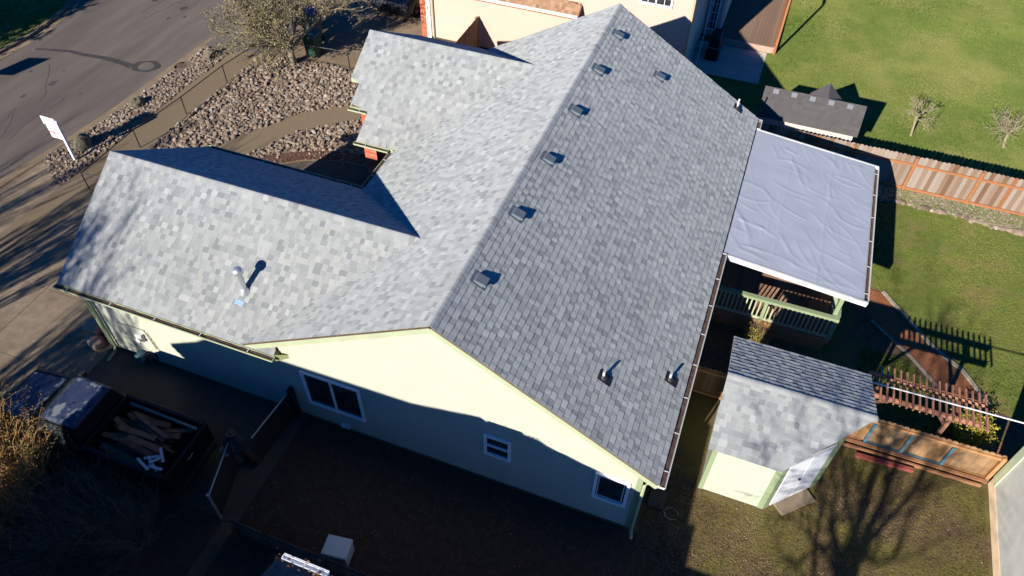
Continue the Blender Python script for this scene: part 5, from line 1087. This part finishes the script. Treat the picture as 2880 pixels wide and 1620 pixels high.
# ================================================================== person at the gate
def person(base, face, label):
    """one skinned surface: trunk, neck, head, arms with hands, legs with shoes"""
    t = thing('person', base, label, 'person'); J = {}; E_ = []; Rr = {}
    def j(n, p, r, par=None):
        J[n] = Vector(p); Rr[n] = (r[0]*1.15, r[1]*1.2)
        if par: E_.append((par, n))
    j('pelvis',(0,0,.93),(.15,.11)); j('waist',(0,-.01,1.05),(.14,.10),'pelvis'); j('chest',(0,-.03,1.25),(.165,.115),'waist'); j('top',(0,-.05,1.40),(.13,.085),'chest'); j('neck',(0,-.075,1.48),(.055,.055),'top')
    for s_, n in ((-1,'r'),(1,'l')):
        j('hip'+n,(s_*.095,0,.88),(.095,.095),'pelvis'); j('knee'+n,(s_*.11,-.05 if s_ < 0 else .06,.49),(.062,.062),'hip'+n); j('ank'+n,(s_*.12,.02 if s_ < 0 else .14,.10),(.042,.042),'knee'+n); j('toe'+n,(s_*.14,-.16 if s_ < 0 else -.03,.05),(.042,.036),'ank'+n)
        j('sh'+n,(s_*.19,-.05,1.385),(.068,.062),'top'); 
    j('elr',(-.27,-.10,1.12),(.047,.047),'shr'); j('wrr',(-.20,-.34,1.05),(.033,.033),'elr')
    j('ell',(.27,-.14,1.14),(.047,.047),'shl'); j('wrl',(.12,-.36,1.08),(.033,.033),'ell')
    def build(names, edges, m, name, sub=2):
        idx = {n: i for i, n in enumerate(names)}; me = bpy.data.meshes.new(name)
        co = [tuple(J[n]) for n in names]; me.from_pydata(co, [(idx[a], idx[b]) for a, b in edges], []); me.materials.append(m)
        o = bpy.data.objects.new(name, me); COL.objects.link(o); o.parent = t
        sk = o.modifiers.new('skin','SKIN'); sk.use_smooth_shade = True
        for n, i in idx.items(): me.skin_vertices[0].data[i].radius = Rr[n]
        me.skin_vertices[0].data[0].use_root = True
        sb = o.modifiers.new('sub','SUBSURF'); sb.levels = sub; sb.render_levels = sub; return o
    build(list(J), E_, mat('dark_jacket', (.018,.022,.032), .85), 'body')
    # hands: palm with four unequal bent fingers and a thumb
    SK = mat('skin', (.42,.23,.16), .55)
    for s_, w in ((-1,'wrr'),(1,'wrl')):
        J2 = dict(J); names = [w]; ed = []; f = (J[w]-J['el'+w[-1]]).normalized(); sd = f.cross(ZZ).normalized()*(-s_)
        def k(n, p, r, par): J[n] = Vector(p); Rr[n] = (r, r*.8); names.append(n); ed.append((par, n))
        c = J[w]+f*.05; k('palm'+w, c, .034, w); c2 = J[w]+f*.085; k('palmb'+w, c2, .033, 'palm'+w)
        for i, (o_, L_) in enumerate(((-.028,.066),(-.010,.076),(.009,.071),(.027,.056))):
            a = c2+sd*o_; k('f%da%s'%(i,w), a+f*.022, .0095, 'palmb'+w); k('f%db%s'%(i,w), a+f*(.022+L_*.45)-ZZ*.012, .0088, 'f%da%s'%(i,w)); k('f%dc%s'%(i,w), a+f*(.022+L_*.65)-ZZ*.04, .0078, 'f%db%s'%(i,w))
        k('t1'+w, c-sd*.038-ZZ*.008, .011, 'palm'+w); k('t2'+w, c-sd*.05+f*.035-ZZ*.02, .0095, 't1'+w)
        build(names, ed, SK, 'hand', 1)
    for n in ('r','l'):
        pass
    # head
    V = IC3*np.array([.073,.093,.112]); H0 = np.array([0,-.10,1.60])
    fr = V[:,1] < 0; V[:,0] *= np.where(V[:,2] < -.03, .84, 1); V[:,1] += np.where((V[:,2] < -.05)&fr, -.006, 0)
    nose = np.exp(-((V[:,0]/.014)**2+((V[:,2]+.012)/.024)**2)); V[:,1] -= np.where(fr, nose*.022, 0)
    for s_ in (-1,1): eye = np.exp(-(((V[:,0]-s_*.03)/.014)**2+((V[:,2]-.012)/.012)**2)); V[:,1] += np.where(fr, eye*.010, 0)
    mth = np.exp(-((V[:,0]/.025)**2+((V[:,2]+.052)/.008)**2)); V[:,1] += np.where(fr, mth*.006, 0)
    ti = R(-24); c_, s__ = math.cos(ti), math.sin(ti); VY = V[:,1]*c_-V[:,2]*s__; VZ = V[:,1]*s__+V[:,2]*c_
    # the head bows forward
    VY = V[:,1]*math.cos(R(22))-V[:,2]*math.sin(R(22))*1; VZ = V[:,1]*math.sin(R(22))+V[:,2]*math.cos(R(22))
    hd = tri_mesh('head', np.stack([V[:,0], VY, VZ], 1)+H0+np.array(base), IF3, None, SK, smooth=True, parent=t)
    mb = MB()
    for s_ in (-1,1): mb.tube([(base[0]+s_*.072, base[1]-.085, base[2]+1.62),(base[0]+s_*.084, base[1]-.075, base[2]+1.60),(base[0]+s_*.076, base[1]-.09, base[2]+1.57)], [.012,.014,.009], 6)
    mesh('ear', mb, SK, hd)
    mb = MB()
    for s_ in (-1,1): mb.lathe((base[0]+s_*.03, base[1]-.188, base[2]+1.60), [(.008,-.006),(.010,0),(.008,.006)], 8)
    mesh('eye', mb, BLACK, hd)
    U = IC3[:]*np.array([.083,.102,.115]); keep = (U[:,2] > -.02)|(U[:,1] > .02)
    U = U*(1+.05*np.array([[mnoise.noise(tuple(v*40))] for v in U])); UY = U[:,1]*math.cos(R(22))-U[:,2]*math.sin(R(22))+.014; UZ = U[:,1]*math.sin(R(22))+U[:,2]*math.cos(R(22))+.012
    F = np.array([f for f in IF3 if all(keep[i] for i in f)]); tri_mesh('hair', np.stack([U[:,0], UY, UZ], 1)+H0+np.array(base), F, None, mat('brown_hair', (.06,.04,.03), .8), smooth=True, parent=t)
    # trousers over the legs
    tr = MB()
    for n in ('r','l'):
        p = [J['hip'+n]+Vector(base), J['knee'+n]+Vector(base), J['ank'+n]+Vector(base)+ZZ*.03]; tr.tube(p, [.112,.082,.068], 12)
    mesh('trousers', tr, mat('brown_trousers', (.075,.035,.025), .9), t, smooth=True)
    for n in ('r','l'):
        sh = MB(); a = J['ank'+n]+Vector(base); b = J['toe'+n]+Vector(base); sh.tube([a+Vector((0,.06,-.05)), a+Vector((0,0,-.045)), b+Vector((0,0,.0)), b+Vector((0,-.05,-.005))], [.03,.05,.047,.028], 10); mesh('shoe', sh, BLACK, t, smooth=True)
    t.rotation_euler = (0,0,face); return t
person((-4.62,-1.58,0), R(-25), 'person in dark jacket and brown trousers standing in the open chain link gateway')
print('OBJ', len(bpy.data.objects))
